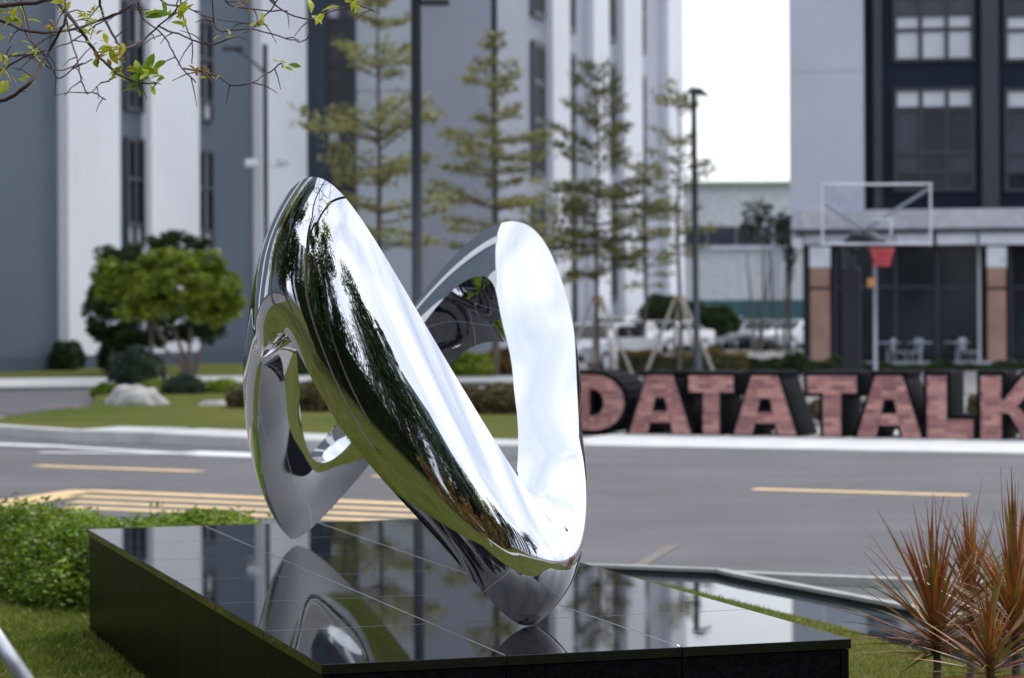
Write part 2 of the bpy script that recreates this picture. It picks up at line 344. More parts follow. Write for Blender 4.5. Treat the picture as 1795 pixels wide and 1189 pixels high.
# ------------------------------------------------------------------ mirror sculpture: three creases (upper, lower, inner) round one closed loop
# smooth closed curves as Fourier coefficients
CU = np.array([[-0.3818, 8.9194, 1.5013], [0.4843, -1.4166, -0.0417], [-0.5361, -0.5241, 0.0678], [-0.0221, -0.0039, -0.4465], [0.0299, 0.0234, 0.2438], [0.0659, 0.0196, 0.0159], [0.0221, -0.0464, -0.0259], [0.0191, -0.025, -0.1084], [0.0007, 0.0104, -0.0617], [0.0039, -0.0204, -0.0062], [0.0051, -0.0147, -0.0204], [0.0051, 0.0034, 0.0007], [0.0072, -0.0018, -0.0069], [0.0025, -0.0009, 0.0001], [0.0039, -0.0103, -0.0111], [-0.002, -0.002, -0.0089], [0.0021, -0.0057, 0.0005], [0.0014, -0.0033, -0.0013], [0.0013, -0.0011, -0.0009]])
CD = np.array([[-0.4277, 8.936, 1.114], [0.374, -1.3143, 0.0095], [-0.5834, -0.5563, 0.0451], [-0.0452, -0.0985, -0.3429], [-0.0366, 0.0417, 0.2081], [0.0854, -0.113, 0.019], [-0.0274, -0.0572, -0.024], [-0.0032, -0.0318, -0.1068], [-0.0217, 0.038, -0.0352], [0.0142, -0.0225, -0.0138], [0.0085, 0.0219, -0.0068], [0.0013, -0.0204, -0.0384], [0.0009, 0.0022, -0.0166], [0.005, 0.0088, -0.0143], [0.0022, 0.0106, 0.0196], [-0.0076, -0.0062, 0.0034], [-0.0013, 0.0084, 0.0181], [-0.0027, 0.012, 0.0023], [0.009, -0.0, 0.0118]])
CE = np.array([[-0.4087, 8.9322, 1.3395], [0.3222, -1.2142, -0.0014], [-0.3915, -0.3168, -0.0252], [0.0156, 0.0068, -0.2839], [0.0223, -0.0041, 0.2305], [0.0791, -0.0115, -0.0048], [0.025, -0.0641, -0.0018], [0.0009, 0.0318, -0.0955], [0.0098, 0.0382, -0.0342], [-0.0, 0.008, -0.0058], [0.0211, 0.0296, -0.0067], [0.0046, -0.006, 0.0131], [0.0054, 0.0053, -0.0249], [-0.0037, 0.0202, 0.0074], [0.0021, 0.0083, -0.0055], [-0.0013, 0.0016, 0.0151], [0.0046, 0.0038, -0.004], [0.0022, -0.0022, 0.0058], [-0.0002, -0.0008, 0.0008]])
CBU = np.array([0.066, -0.0022, 0.0147, 0.0112, 0.0303, 0.0009, -0.0048, 0.0008, 0.0027, 0.0073, -0.0009, 0.0035, 0.0004])
def fourier(c, t): o = (len(c)-1)//2; return np.column_stack([np.ones_like(t)]+[g_(k*t) for k in range(1, o+1) for g_ in (np.cos, np.sin)])@c
NS = 600; tn = np.linspace(0, 2*math.pi, NS, endpoint=False)
U, D, E = (fourier(c, tn) for c in (CU, CD, CE)); BU = fourier(CBU[:, None], tn)
NT, NF = 56, 14
def arc(a, b, sag, out, n):       # n points from a (incl.) to b (excl.) on a circular arc bulging along out
    ch = b-a; c = np.linalg.norm(ch, axis=1)[:, None]; r = (c*c/4+sag*sag)/(2*sag); th = np.arcsin(np.clip(c/2/r, -1, 1))
    mid = (a+b)/2; e = ch/c; pts = []
    for k in range(n):
        q = th*(2*k/n-1); pts.append(mid+e*r*np.sin(q)+out*(r*np.cos(q)-(r-sag)))
    return pts
def outdir(a, b, inner):
    e = (b-a)/np.linalg.norm(b-a, axis=1)[:, None]; o = (a+b)/2-inner; o -= e*np.sum(o*e, 1)[:, None]
    return o/np.linalg.norm(o, axis=1)[:, None]
PW = 2.5
def crown(a, b, sag, out, n):     # flatter in the middle, rolling off towards both creases
    mid = (a+b)/2; h = (b-a)/2; pts = []
    for k in range(n):
        q = -math.cos(math.pi*k/n); q = q*.8+.2*(2*k/n-1); pts.append(mid+h*q+out*sag*(1-abs(q)**PW))
    return pts
rings = crown(U, D, BU, outdir(U, D, E), NT)+arc(D, E, np.full_like(BU, .012), outdir(D, E, U), NF)+arc(E, U, np.full_like(BU, .012), outdir(E, U, D), NF)
NR = NT+2*NF; V = np.stack(rings, 1)          # NS x NR x 3
V[:, :, 2] -= V[:, :, 2].min()-PT-.001
V[:, :, 2] = np.maximum(V[:, :, 2], PT+.0005)
sc = thing('sculpture', 'twisted loop of mirror polished steel standing on two points on the black plinth', 'sculpture', (float(V[:, :, 0].mean()), float(V[:, :, 1].mean()), PT))
V = V-np.array([sc.location.x, sc.location.y, sc.location.z])
fs = [(i*NR+k, i*NR+(k+1) % NR, ((i+1) % NS)*NR+(k+1) % NR, ((i+1) % NS)*NR+k) for i in range(NS) for k in range(NR)]
me = bpy.data.meshes.new('loop'); me.from_pydata([tuple(v) for v in V.reshape(-1, 3)], [], fs); me.update()
bm = bmesh.new(); bm.from_mesh(me); bmesh.ops.recalc_face_normals(bm, faces=bm.faces); bm.verts.ensure_lookup_table()
for e in bm.edges:
    a, b = e.verts[0].index, e.verts[1].index
    if a % NR == b % NR and a % NR in (0, NT, NT+NF): e.smooth = False
for f in bm.faces: f.smooth = True
bm.to_mesh(me); bm.free()
link('mirror_loop', me, M_chrome, sc)

# ------------------------------------------------------------------ buildings
class Facade:
    def __init__(s, px, Y, d, side=1):
        s.O = P(px, HOR, Y); s.O.z = 0; s.d = Vector((d[0], d[1], 0)).normalized(); s.n = Vector((s.d.y, -s.d.x, 0))*side; s.org = Vector((s.O.x, s.O.y, 0))
    def s_at(s, px):
        k = (px-W0/2)/F; return (k*s.O.y-s.O.x)/(s.d.x-k*s.d.y)
    def fr(s, v):      # v = (along, out, up)
        return s.d*v.x+s.n*v.y+Vector((0, 0, v.z))
    def z(s, px, py): q = s.O+s.d*s.s_at(px); return ZZ(px, py, q.y)
    def box(s, name, s0, s1, o0, o1, z0, z1, m, parent): return MB().box(s0, s1, o0, o1, z0, z1, s.fr).build(name, m, parent)
def window(fa, parent, s0, s1, z0, z1, out, rows=((0, 1, 'g'),), cols=1, fw=.08, proud=.05):
    """frame with every pane its own sub-part"""
    mb = MB(); zs = sorted({z0+(z1-z0)*r[0] for r in rows} | {z0+(z1-z0)*r[1] for r in rows})
    for zz in zs: mb.box(s0, s1, out, out+proud, min(max(zz-fw/2, z0), z1-fw), min(max(zz-fw/2, z0), z1-fw)+fw, fa.fr)
    for c in range(cols+1):
        x = s0+(s1-s0-fw)*c/cols; mb.box(x, x+fw, out-.002, out+proud+.004, z0-.002, z1+.002, fa.fr)
    f = mb.build('window', M_frame, parent)
    for r0, r1, k in rows:
        for c in range(cols):
            x0 = s0+(s1-s0)*c/cols+fw*.5; x1 = s0+(s1-s0)*(c+1)/cols-fw*.5
            kk_ = k if len(k) == 1 else k[c % len(k)]
            MB().box(x0, x1, out+.004, out+.02, z0+(z1-z0)*r0+.01, z0+(z1-z0)*r1-.01, fa.fr).build('pane', {'g': M_glass, 'b': M_glassb, 'm': M_glassg}[kk_], f)
    return f
DV = (1400, 4000)
# left building
f1 = Facade(0, 66, DV)
b1 = thing('office_building', 'long grey blue building with broad white vertical piers behind the shrub tree at left', 'building', f1.org)
HB = 28.0; e1 = f1.s_at(525)
f1.box('wall', -40, e1, -14, 0, 0, HB, M_greyblue, b1)
for a, b in ((103, 195), (250, 335), (445, 525)):
    f1.box('white_pier', f1.s_at(a), f1.s_at(b)-.001, .002, .35, .02, HB+.4, M_whiter, b1)
f1.box('white_pier', -16, -13, .002, .35, .02, HB+.4, M_whiter, b1); f1.box('white_pier', -28, -24, .002, .35, .02, HB+.4, M_whiter, b1)
for a, b, yt, yb in ((218, 250, 240, 430), (337, 372, 260, 440)):
    s0, s1 = f1.s_at(a), f1.s_at(b)-.02; zt, zb = f1.z(a, yt), f1.z(a, yb); per = f1.z(a, 240 if a == 218 else 260)-f1.z(a, 478 if a == 218 else 490)
    z = zb
    while z > 1.5+per: z -= per
    while z+(zt-zb) < HB:
        window(f1, b1, s0, s1, z, z+zt-zb, .004, ((0, .2, 'b' if random.random() < .7 else 'm'), (.2, .62, 'mg'), (.62, 1, 'mb' if random.random() < .2 else 'gm')), 2, .12, .12); z += per
f1.box('plinth_band', -40, e1-.01, .36, .4, 0, .5, M_dkblue, b1)
# second building: frontal end wall and receding side
HB = 29.0; f2 = Facade(525, 90, (1, 0))
b2 = thing('glazed_end_building', 'pale grey building with dark glazed stair strip rising behind the tallest layered tree', 'building', f2.org)
sA, sB, sC = f2.s_at(572), f2.s_at(627), f2.s_at(868)
f2.box('wall', -5, sC, -12, 0, 0, HB, M_lgrey, b2)
f2.box('dark_panel', -4.9, sA, .002, .1, .01, HB+.01, M_dkblue, b2)
f2.box('white_panel', f2.s_at(810), sC+.01, .002, .3, .01, HB+.02, M_whiter, b2)
for py in (158, 430, -110):
    f2.box('joint_strip', sB+.02, f2.s_at(810)-.01, .002, .03, f2.z(700, py+2), f2.z(700, py-2), M_midgrey, b2)
for k in range(-4, 6):
    yt = -255+k*110+110*2; zt, zb = f2.z(600, yt), f2.z(600, yt+108)
    if zb > 1: window(f2, b2, sA+.02, sB, zb, zt, .004, ((0, .36, 'g'), (.36, .62, 'mg' if k % 2 else 'bm'), (.62, 1, 'mg')), 2, .14, .1)
f3 = Facade(868, 89, DV)
b3 = thing('ribbed_building', 'receding building of white ribs and narrow dark window strips beside the sky gap', 'building', f3.org)
e3 = f3.s_at(1189)
f3.box('wall', 0, e3, -10, 0, 0, HB, M_midgrey, b3)
for a, b in ((958, 988), (1030, 1058), (1084, 1116), (1162, 1189)):
    f3.box('white_pier', f3.s_at(a), f3.s_at(b), .002, .35, .02, HB+.4, M_whiter, b3)
for a, b, yt, yb, pp in ((932, 953, 70, 310, 282), (990, 1007, 90, 315, 262), (1062, 1078, 108, 300, 230), (1118, 1130, 130, 305, 212)):
    s0, s1 = f3.s_at(a), f3.s_at(b); zt, zb = f3.z(a, yt), f3.z(a, yb); per = f3.z(a, 70)-f3.z(a, 70+pp); z = zb-per
    if z < .3: z += per
    while z+(zt-zb) < HB:
        window(f3, b3, s0, s1, z, z+zt-zb, .004, ((0, .42, 'g'), (.42, .7, 'bg'), (.7, 1, 'bg')), 2, .25, .15); z += per
# right building
f4 = Facade(1386, 72, (1, -.14))
b4 = thing('campus_building', 'dark navy building with pale concrete end wall and banded windows above the glass cafe', 'building', f4.org)
xs = lambda p: f4.s_at(p)
f4.box('end_wall', 0, xs(1516), -9, .6, f4.z(1450, 400), HB, M_conc_bl, b4)
f4.box('wall', xs(1516)+.01, xs(2300), -9, 0, f4.z(1600, 372), HB, M_navy, b4)
for py in (128, -120):
    f4.box('joint_strip', .05, xs(1516)-.05, .602, .61, f4.z(1450, py+1), f4.z(1450, py-1), M_midgrey, b4)
for a, b in ((1533, 1548), (1722, 1752), (1925, 1950)):
    f4.box('pilaster', xs(a), xs(b), .003, .25, f4.z(a, 370)+.01, HB+.01, M_frame, b4)
for a, b, cols in ((1568, 1710, 3), (1762, 1904, 3), (1960, 2100, 3)):
    for k in range(6):
        top = 155-k*232; zt, zb = f4.z(a, top), f4.z(a, top+(182 if k % 2 == 0 else 187))
        rows = ((0, .19, 'g'), (.19, .37, 'mgm'), (.37, .8, 'mgg'), (.8, 1, 'b')) if k % 2 == 0 else ((0, .3, 'b'), (.3, .44, 'b'), (.44, .62, 'm'), (.62, 1, 'mmg'))
        window(f4, b4, xs(a), xs(b), zb, zt, .004, rows, cols, .11, .1)
f4.box('canopy', xs(1405), xs(2300), .602, 1.1, f4.z(1500, 404), f4.z(1500, 371), mat('canopy_fascia', (.48, .475, .52), .8), b4)
f4.box('lower_fascia', 0, xs(1405)-.01, .602, 1.2, f4.z(1450, 404), f4.z(1450, 371), M_conc_bl, b4)
f4.box('dark_beam', xs(1398), xs(2300), .1, 1.15, f4.z(1500, 411), f4.z(1500, 405), M_frame, b4)
zt = f4.z(1500, 411)-.01; zg = .15
f4.box('back_wall', xs(1405), xs(2300), -5, -4.8, 0, zt+1.5, M_frame, b4)
f4.box('floor_slab', xs(1405), xs(2300), -4.79, 2.1, 0, zg, M_midgrey, b4)
f4.box('ceiling', xs(1405), xs(2300), -4.79, .09, zt+.02, zt+.2, M_frame, b4)
for a, b in ((1411, 1568), (1570, 1633), (1640, 1710), (1714, 1800), (1806, 1900), (1905, 2100)):
    o = f4.box('clerestory_panel', xs(a), xs(b), .98, 1.02, f4.z(a, 431), zt, M_lightmetal if a != 1411 else M_conc_bl, b4)
for a, b in ((1420, 1456), (1727, 1761), (2020, 2056)):
    f4.box('column_top', xs(a), xs(b), .35, .95, f4.z(a, 470), f4.z(a, 434), M_lightmetal, b4)
    f4.box('column', xs(a)+.02, xs(b)-.02, .36, .94, zg, f4.z(a, 505)-.06, M_brickcol, b4)
    f4.box('column', xs(a)+.02, xs(b)-.02, .36, .94, f4.z(a, 505)+.02, f4.z(a, 470)-.01, M_brickcol, b4)
for a in (1408, 1462, 1567, 1640, 1713, 1768, 1850, 1950):
    f4.box('mullion', xs(a), xs(a)+.1, .1, .3, zg, f4.z(a, 432), M_lightmetal if a == 1713 else M_frame, b4)
for a, b in ((1463, 1567), (1569, 1640), (1642, 1713), (1770, 1850), (1852, 1950)):
    f4.box('glass_panel', xs(a)+.1, xs(b), .15, .17, zg, f4.z(a, 433), M_glass, b4)
    f4.box('transom', xs(a)+.1, xs(b), .12, .22, f4.z(a, 506), f4.z(a, 502), M_frame, b4)
# cafe tables and chairs in front of the glass
def cafe_set(px, label, grp):
    t = thing('cafe_table', label, 'table', P(px, HOR, 69.0)*1); t.location.z = .05
    MB().tube([(0, 0, .02), (0, 0, .7)], .03).build('leg', M_midgrey, t); MB().tube([(0, 0, .7), (0, 0, .73)], .38, 14).build('table_top', M_midgrey, t)
    MB().tube([(0, 0, 0), (0, 0, .02)], .22, 12).build('foot', M_lightmetal, t)
def cafe_chair(px, lbl, rz):
    t = thing('cafe_chair', lbl, 'chair', P(px, HOR, 68.8)); t.location.z = .05; t.rotation_euler.z = rz
    MB().box(-.2, .2, -.2, .2, .42, .45).build('seat', M_midgrey, t); MB().box(-.2, .2, .18, .22, .5, .85).build('backrest', M_midgrey, t)
    for x in (-.18, .18):
        for y in (-.18, .18): MB().tube([(x, y, 0), (x, y, .42 if y < 0 else .85)], .012, 6).build('leg', M_midgrey, t)
for px, l in ((1556, 'left of the three pale cafe tables behind the glass, right of the thin pole'), (1612, 'middle of the three pale cafe tables outside the dark glass'), (1677, 'right of the three pale cafe tables, beside the white mullion')): cafe_set(px, l, None)
for px, l, rz in ((1577, 'pale cafe chair between the left and middle cafe tables', 1.2), (1600, 'pale cafe chair tucked against the middle cafe table', -1.2), (1697, 'pale cafe chair at the right cafe table near the column', .9)): cafe_chair(px, l, rz)
# low far building and teal fence
f5 = Facade(1130, 125, (1, 0))
b5 = thing('low_hall', 'low white far hall with green roof edge and ribbon window in the gap', 'building', f5.org)
f5.box('wall', 0, f5.s_at(1480), -15, 0, 0, f5.z(1300, 326), mat('hall_white', (.55, .58, .6), .85), b5)
f5.box('roof', -.3, f5.s_at(1490), -15.2, .4, f5.z(1300, 326), f5.z(1300, 319), M_roofg, b5)
for a, b in ((1195, 1240), (1242, 1290), (1292, 1335), (1337, 1388)):
    f5.box('window', f5.s_at(a), f5.s_at(b), .005, .06, f5.z(a, 430), f5.z(a, 398), M_glassg, b5)
f5.box('ledge', 0, f5.s_at(1480), .01, .3, f5.z(1300, 437), f5.z(1300, 432), M_lightmetal, b5)
for a in (1352, 1362): f5.box('downpipe', f5.s_at(a), f5.s_at(a+4), .31, .5, 2.2, f5.z(a, 400), M_midgrey, b5)
f6 = Facade(1130, 112, (1, 0))
fen = thing('site_fence', 'teal sheet fence running behind the parked cars below the far hall', 'fence', f6.org)
for a in range(1130, 1480, 25):
    f6.box('fence_panel', f6.s_at(a), f6.s_at(a+24.3), 0, .05, 0, f6.z(1300, 526), M_teal, fen)
    f6.box('post', f6.s_at(a+24.2), f6.s_at(a+25.1), -.06, .09, 0, f6.z(1300, 524), M_teal, fen)

# building behind the camera (seen in the mirror)
def back_building(x0, x1, y, label, h):
    b = thing('rear_building', label, 'building', (x0, y, 0)); MB().box(0, x1-x0, -10, 0, 0, h).build('wall', M_greyblue, b)
    n = int((x1-x0)/5)
    for i in range(n):
        MB().box(i*5+.3, i*5+2.2, .002, .4, .01, h+.3).build('white_pier', M_whiter, b)
        for k in range(int(h/3.6)): 
            w_ = MB().box(i*5+2.8, i*5+4.4, .002, .06, k*3.6+.9, k*3.6+3.0).build('window', M_frame, b)
            MB().box(i*5+2.9, i*5+4.3, .061, .07, k*3.6+1.0, k*3.6+2.9).build('pane', M_glass, w_)
back_building(-40, -7, -19, 'grey and white ribbed building mirrored in the left of the sculpture, behind the viewer', 15)
back_building(6, 40, -44, 'grey and white ribbed building behind the viewer, mirrored right of the trees', 18)
o_ = thing('flank_building', 'grey building far off to the left, mirrored at the sculpture edge', 'building', (-50, 5, 0))
MB().box(-10, 0, -18, 26, 0, 16).build('wall', M_greyblue, o_)
for i in range(8): 
    MB().box(.002, .4, -17+i*5.4, -15+i*5.4, .01, 16.3).build('white_pier', M_whiter, o_)
    for k in range(4): MB().box(.002, .08, -14.4+i*5.4, -12.6+i*5.4, 1+k*3.8, 3.4+k*3.8).build('window', M_glass, o_)

# ------------------------------------------------------------------ lamp posts, camera pole
def frz(px, Y, z=0): p = P(px, HOR, Y); p.z = z; return p
lp = thing('street_lamp', 'thick dark lamp post rising behind the middle of the sculpture', 'street lamp', frz(732, 28.5))
MB().tube([(0, 0, 0), (0, 0, .9), (0, 0, .92), (0, 0, 6.2)], [.1, .1, .072, .066], 14).build('pole', M_pole, lp, True)
MB().box(-.14, .14, -.14, .14, 0, .04).build('base_plate', M_pole, lp)
arm = MB().tube([(0, 0, 5.5), (.12, 0, 5.56), (.3, 0, 5.6)], .03).build('arm', M_pole, lp)
bevel(MB().box(.06, .42, -.12, .12, 5.5, 5.57).build('lamp_head', M_pole, lp), .02)
l2 = thing('street_lamp', 'slim dark lamp post with flat head standing against the white sky', 'street lamp', frz(1222, 50))
zt = ZZ(1218, 165, 50)
MB().tube([(0, 0, 0), (0, 0, 1), (-.02, 0, 1.02), (-.05, 0, zt)], [.095, .095, .072, .06], 12).build('pole', M_pole, l2, True)
bevel(MB().add([(-.2, -.1, zt+.02), (.3, -.1, zt-.06), (.3, .1, zt-.06), (-.2, .1, zt+.02), (-.05, -.1, zt+.13), (.1, -.1, zt+.13), (.1, .1, zt+.13), (-.05, .1, zt+.13)], [(0, 3, 2, 1), (4, 5, 6, 7), (0, 1, 5, 4), (1, 2, 6, 5), (2, 3, 7, 6), (3, 0, 4, 7)]).build('lamp_head', M_pole, l2), .02)
l3 = thing('camera_pole', 'thin dark pole with curved arm and two white cameras before the white pier', 'camera pole', frz(467, 48))
zt = ZZ(466, 78, 48)
MB().tube([(0, 0, 0), (0, 0, zt)], .05, 10).build('pole', M_pole, l3, True)
a_ = [P(466, 130, 48), P(448, 112, 48), P(430, 98, 48), P(412, 88, 48)]
MB().tube([p-l3.location for p in a_], [.03, .03, .025, .02]).build('arm', M_pole, l3)
p = P(408, 84, 48)-l3.location
bevel(MB().box(p.x-.22, p.x+.25, -.1, .1, p.z-.06, p.z+.04).build('lamp_head', M_pole, l3), .03)
for px, py in ((441, 288), (497, 284)):
    p = P(px, py, 48)-l3.location
    MB().tube([(0, 0, p.z-.08), (p.x, 0, p.z-.08)], .018, 6).build('bracket', M_lightmetal, l3)
    c_ = bevel(MB().box(p.x-.13, p.x+.13, -.1, .1, p.z-.07, p.z+.1).build('camera_housing', M_lightmetal, l3), .03)
l4 = thing('street_lamp', 'tall dark green lamp post standing behind the second layered tree', 'street lamp', frz(869, 78))
MB().tube([(0, 0, 0), (0, 0, 14)], [.13, .1], 10).build('pole', mat('green_pole', (.03, .06, .07), .4), l4, True)
MB().tube([(0, 0, 14), (.6, 0, 14.3), (1.4, 0, 14.4)], .05).build('arm', M_pole, l4)
bevel(MB().box(1.3, 1.9, -.15, .15, 14.34, 14.44).build('lamp_head', M_pole, l4), .03)
l5 = thing('banner_pole', 'slim dark pole standing left of the cafe, before the teal fence', 'pole', frz(1384, 66))
MB().tube([(0, 0, 0), (0, 0, ZZ(1384, 385, 66))], .06, 8).build('pole', M_pole, l5, True)
MB().tube([(0, 0, ZZ(1384, 385, 66)), (0, 0, ZZ(1384, 385, 66)+.12)], .09, 8).build('cap', M_pole, l5, True)

# ------------------------------------------------------------------ basketball hoops
Yh = 38.0; hp = thing('basketball_hoop', 'basketball hoop with clear white framed backboard, dark post and red net', 'basketball hoop', frz(1490, Yh+1.4))
o0 = hp.location
def HQ(px, py, Y): return P(px, py, Y)-o0
MB().box(-.11, .11, -.11, .11, 0, HQ(1490, 425, Yh+1.4).z).build('post', M_pole, hp)
MB().box(-.5, .5, -.3, .8, 0, .12).build('base', M_pole, hp)
bevel(MB().box(-.17, .17, -.19, -.12, .3, HQ(1490, 470, Yh+1.4).z).build('pad', mat('navy_pad', (.005, .006, .014), .5), hp), .03)
armm = MB().tube([HQ(1490, 432, Yh+1.4), HQ(1505, 415, Yh+.9), HQ(1528, 418, Yh+.4), HQ(1545, 430, Yh+.05)], [.15, .14, .12, .1]).build('arm', M_pole, hp)
MB().tube([HQ(1495, 470, Yh+1.35), HQ(1480, 420, Yh+1.3), HQ(1516, 402, Yh+.9)], .05, 6).build('brace', M_midgrey, hp)
MB().tube([HQ(1516, 402, Yh+.8), HQ(1443, 355, Yh+.06)], .028, 6).build('brace', M_midgrey, hp)
MB().tube([HQ(1516, 402, Yh+.8), HQ(1628, 332, Yh+.06)], .028, 6).build('brace', M_midgrey, hp)
tl, tr, bl, br = HQ(1441, 324, Yh), HQ(1631, 323, Yh), HQ(1442, 428, Yh), HQ(1631, 428, Yh)
for a, b in ((tl, tr), (tr, br), (br, bl), (bl, tl)):
    d = (b-a).normalized()*.03; MB().tube([a-d, b+d], .021, 6).build('frame', M_lightmetal, hp)
gl = mat('clear_acrylic', (.9, .93, .97), .04, trans=1, ior=1.02)
MB().box(tl.x+.03, tr.x-.03, tl.y-.006, tl.y+.006, bl.z+.03, tl.z-.03).build('backboard', gl, hp)
rc = HQ(1546, 437, Yh-.35)
ring = [rc+Vector((.2*math.cos(a), .2*math.sin(a), 0)) for a in np.linspace(0, 2*math.pi, 25)]
rd = mat('red_paint', (.5, .06, .07), .5)
rn = MB().tube(ring, .016, 6, False).build('rim', rd, hp, True)
net = MB()
for k in range(14):
    for s_ in (1, -1):
        q = [rc+Vector((r*math.cos(k*2*math.pi/14+s_*a), r*math.sin(k*2*math.pi/14+s_*a), -z)) for r, a, z in ((.19, 0, 0), (.16, .22, .1), (.13, .45, .2), (.12, .6, .28))]
        net.tube(q, .011, 4, False)
tag(net.build('net', mat('red_net', (.6, .1, .12), .8), rn), kind='stuff')
wht = HQ(1563, 412, Yh)
MB().tube([HQ(1562, 385, Yh+.02), HQ(1562, 412, Yh+.02)], .02, 5).build('target_bar', M_lightmetal, hp)
MB().tube([HQ(1530, 385, Yh+.02), HQ(1562, 385, Yh+.02)], .02, 5).build('target_bar', M_lightmetal, hp)
th = thing('court_post', 'thin grey court post with small orange box before the cafe glass', 'post', frz(1534, 62))
MB().tube([(0, 0, 0), (0, 0, ZZ(1534, 440, 62))], .05, 8).build('pole', M_midgrey, th, True)
z_ = ZZ(1530, 497, 62); MB().box(-.2, -.02, -.1, .1, z_-.1, z_+.14).build('control_box', mat('orange_box', (.55, .25, .07), .6), th)

# ------------------------------------------------------------------ DATA TALK letters
SL = 28.97
def Lx(px):      # along-road coordinate where the column px meets the letter plane
    k = (px-W0/2)/F   # point RP(SL,t): X=SL*RN.x - RD.x t
    return (k*SL*RN.y-SL*RN.x)/(-RD.x+k*RD.y)
def lz(px, py):
    q = RP(SL, Lx(px)); return ZZ(px, py, q.y)
BZ = .014
def clip(poly, axis, val, keep_less):
    out = []
    for i in range(len(poly)):
        a, b = poly[i], poly[(i+1) % len(poly)]; ia = (a[axis] <= val) == keep_less; ib = (b[axis] <= val) == keep_less
        if ia: out.append(a)
        if ia != ib:
            t = (val-a[axis])/(b[axis]-a[axis]); out.append((a[0]+(b[0]-a[0])*t, a[1]+(b[1]-a[1])*t))
    return out
def parea(p): return abs(sum(p[i][0]*p[(i+1) % len(p)][1]-p[(i+1) % len(p)][0]*p[i][1] for i in range(len(p))))/2
# outline = list of outer polygons (with slots), pieces = convex parts. unit box 0..1 x 0..1
def quad(*p): return list(p)
def letter_A():
    return [quad((.0, 0), (.27, 0), (.36, .28), (.30, 1), (.28, 1)), quad((.73, 0), (1, 0), (.72, 1), (.66, 1), (.62, .28)),
            quad((.335, .2), (.665, .2), (.64, .4), (.36, .4)), quad((.40, .64), (.60, .64), (.66, 1), (.30, 1))]
def letter_A2():   # A as convex pieces: two legs, bar, cap
    return [quad((0, 0), (.29, 0), (.42, .62), (.29, 1)), quad((.29, 1), (.42, .62), (.58, .62), (.71, 1)), quad((.71, 1), (.58, .62), (.71, 0), (1, 0)),
            quad((.33, .19), (.67, .19), (.625, .38), (.375, .38))]
def letter_T(): return [quad((0, .72), (1, .72), (1, 1), (0, 1)), quad((.32, 0), (.68, 0), (.68, .72), (.32, .72))]
def letter_L(): return [quad((0, 0), (.42, 0), (.42, 1), (0, 1)), quad((.42, 0), (1, 0), (1, .3), (.42, .3))]
def letter_K(): return [quad((0, 0), (.32, 0), (.32, 1), (0, 1)), quad((.32, .42), (.5, .42), (.5, .62), (.32, .62)), quad((.32, .55), (.5, .45), (1, 1), (.66, 1)), quad((.4, .5), (.6, .5), (1, 0), (.68, 0))]
def letter_D():
    ps = [quad((0, 0), (.34, 0), (.34, 1), (0, 1))]
    n = 12
    def o(a): return (.42+.58*math.cos(a), .5+.5*math.sin(a))
    def i_(a): return (.42+.2*math.cos(a), .5+.24*math.sin(a))
    ps.append(quad((.34, .74), (.42, .74), (.42, 1), (.34, 1))); ps.append(quad((.34, 0), (.42, 0), (.42, .26), (.34, .26)))
    for k in range(n):
        a, b = -math.pi/2+math.pi*k/n, -math.pi/2+math.pi*(k+1)/n; ps.append([i_(a), o(a), o(b), i_(b)])
    return ps
DEP = .85
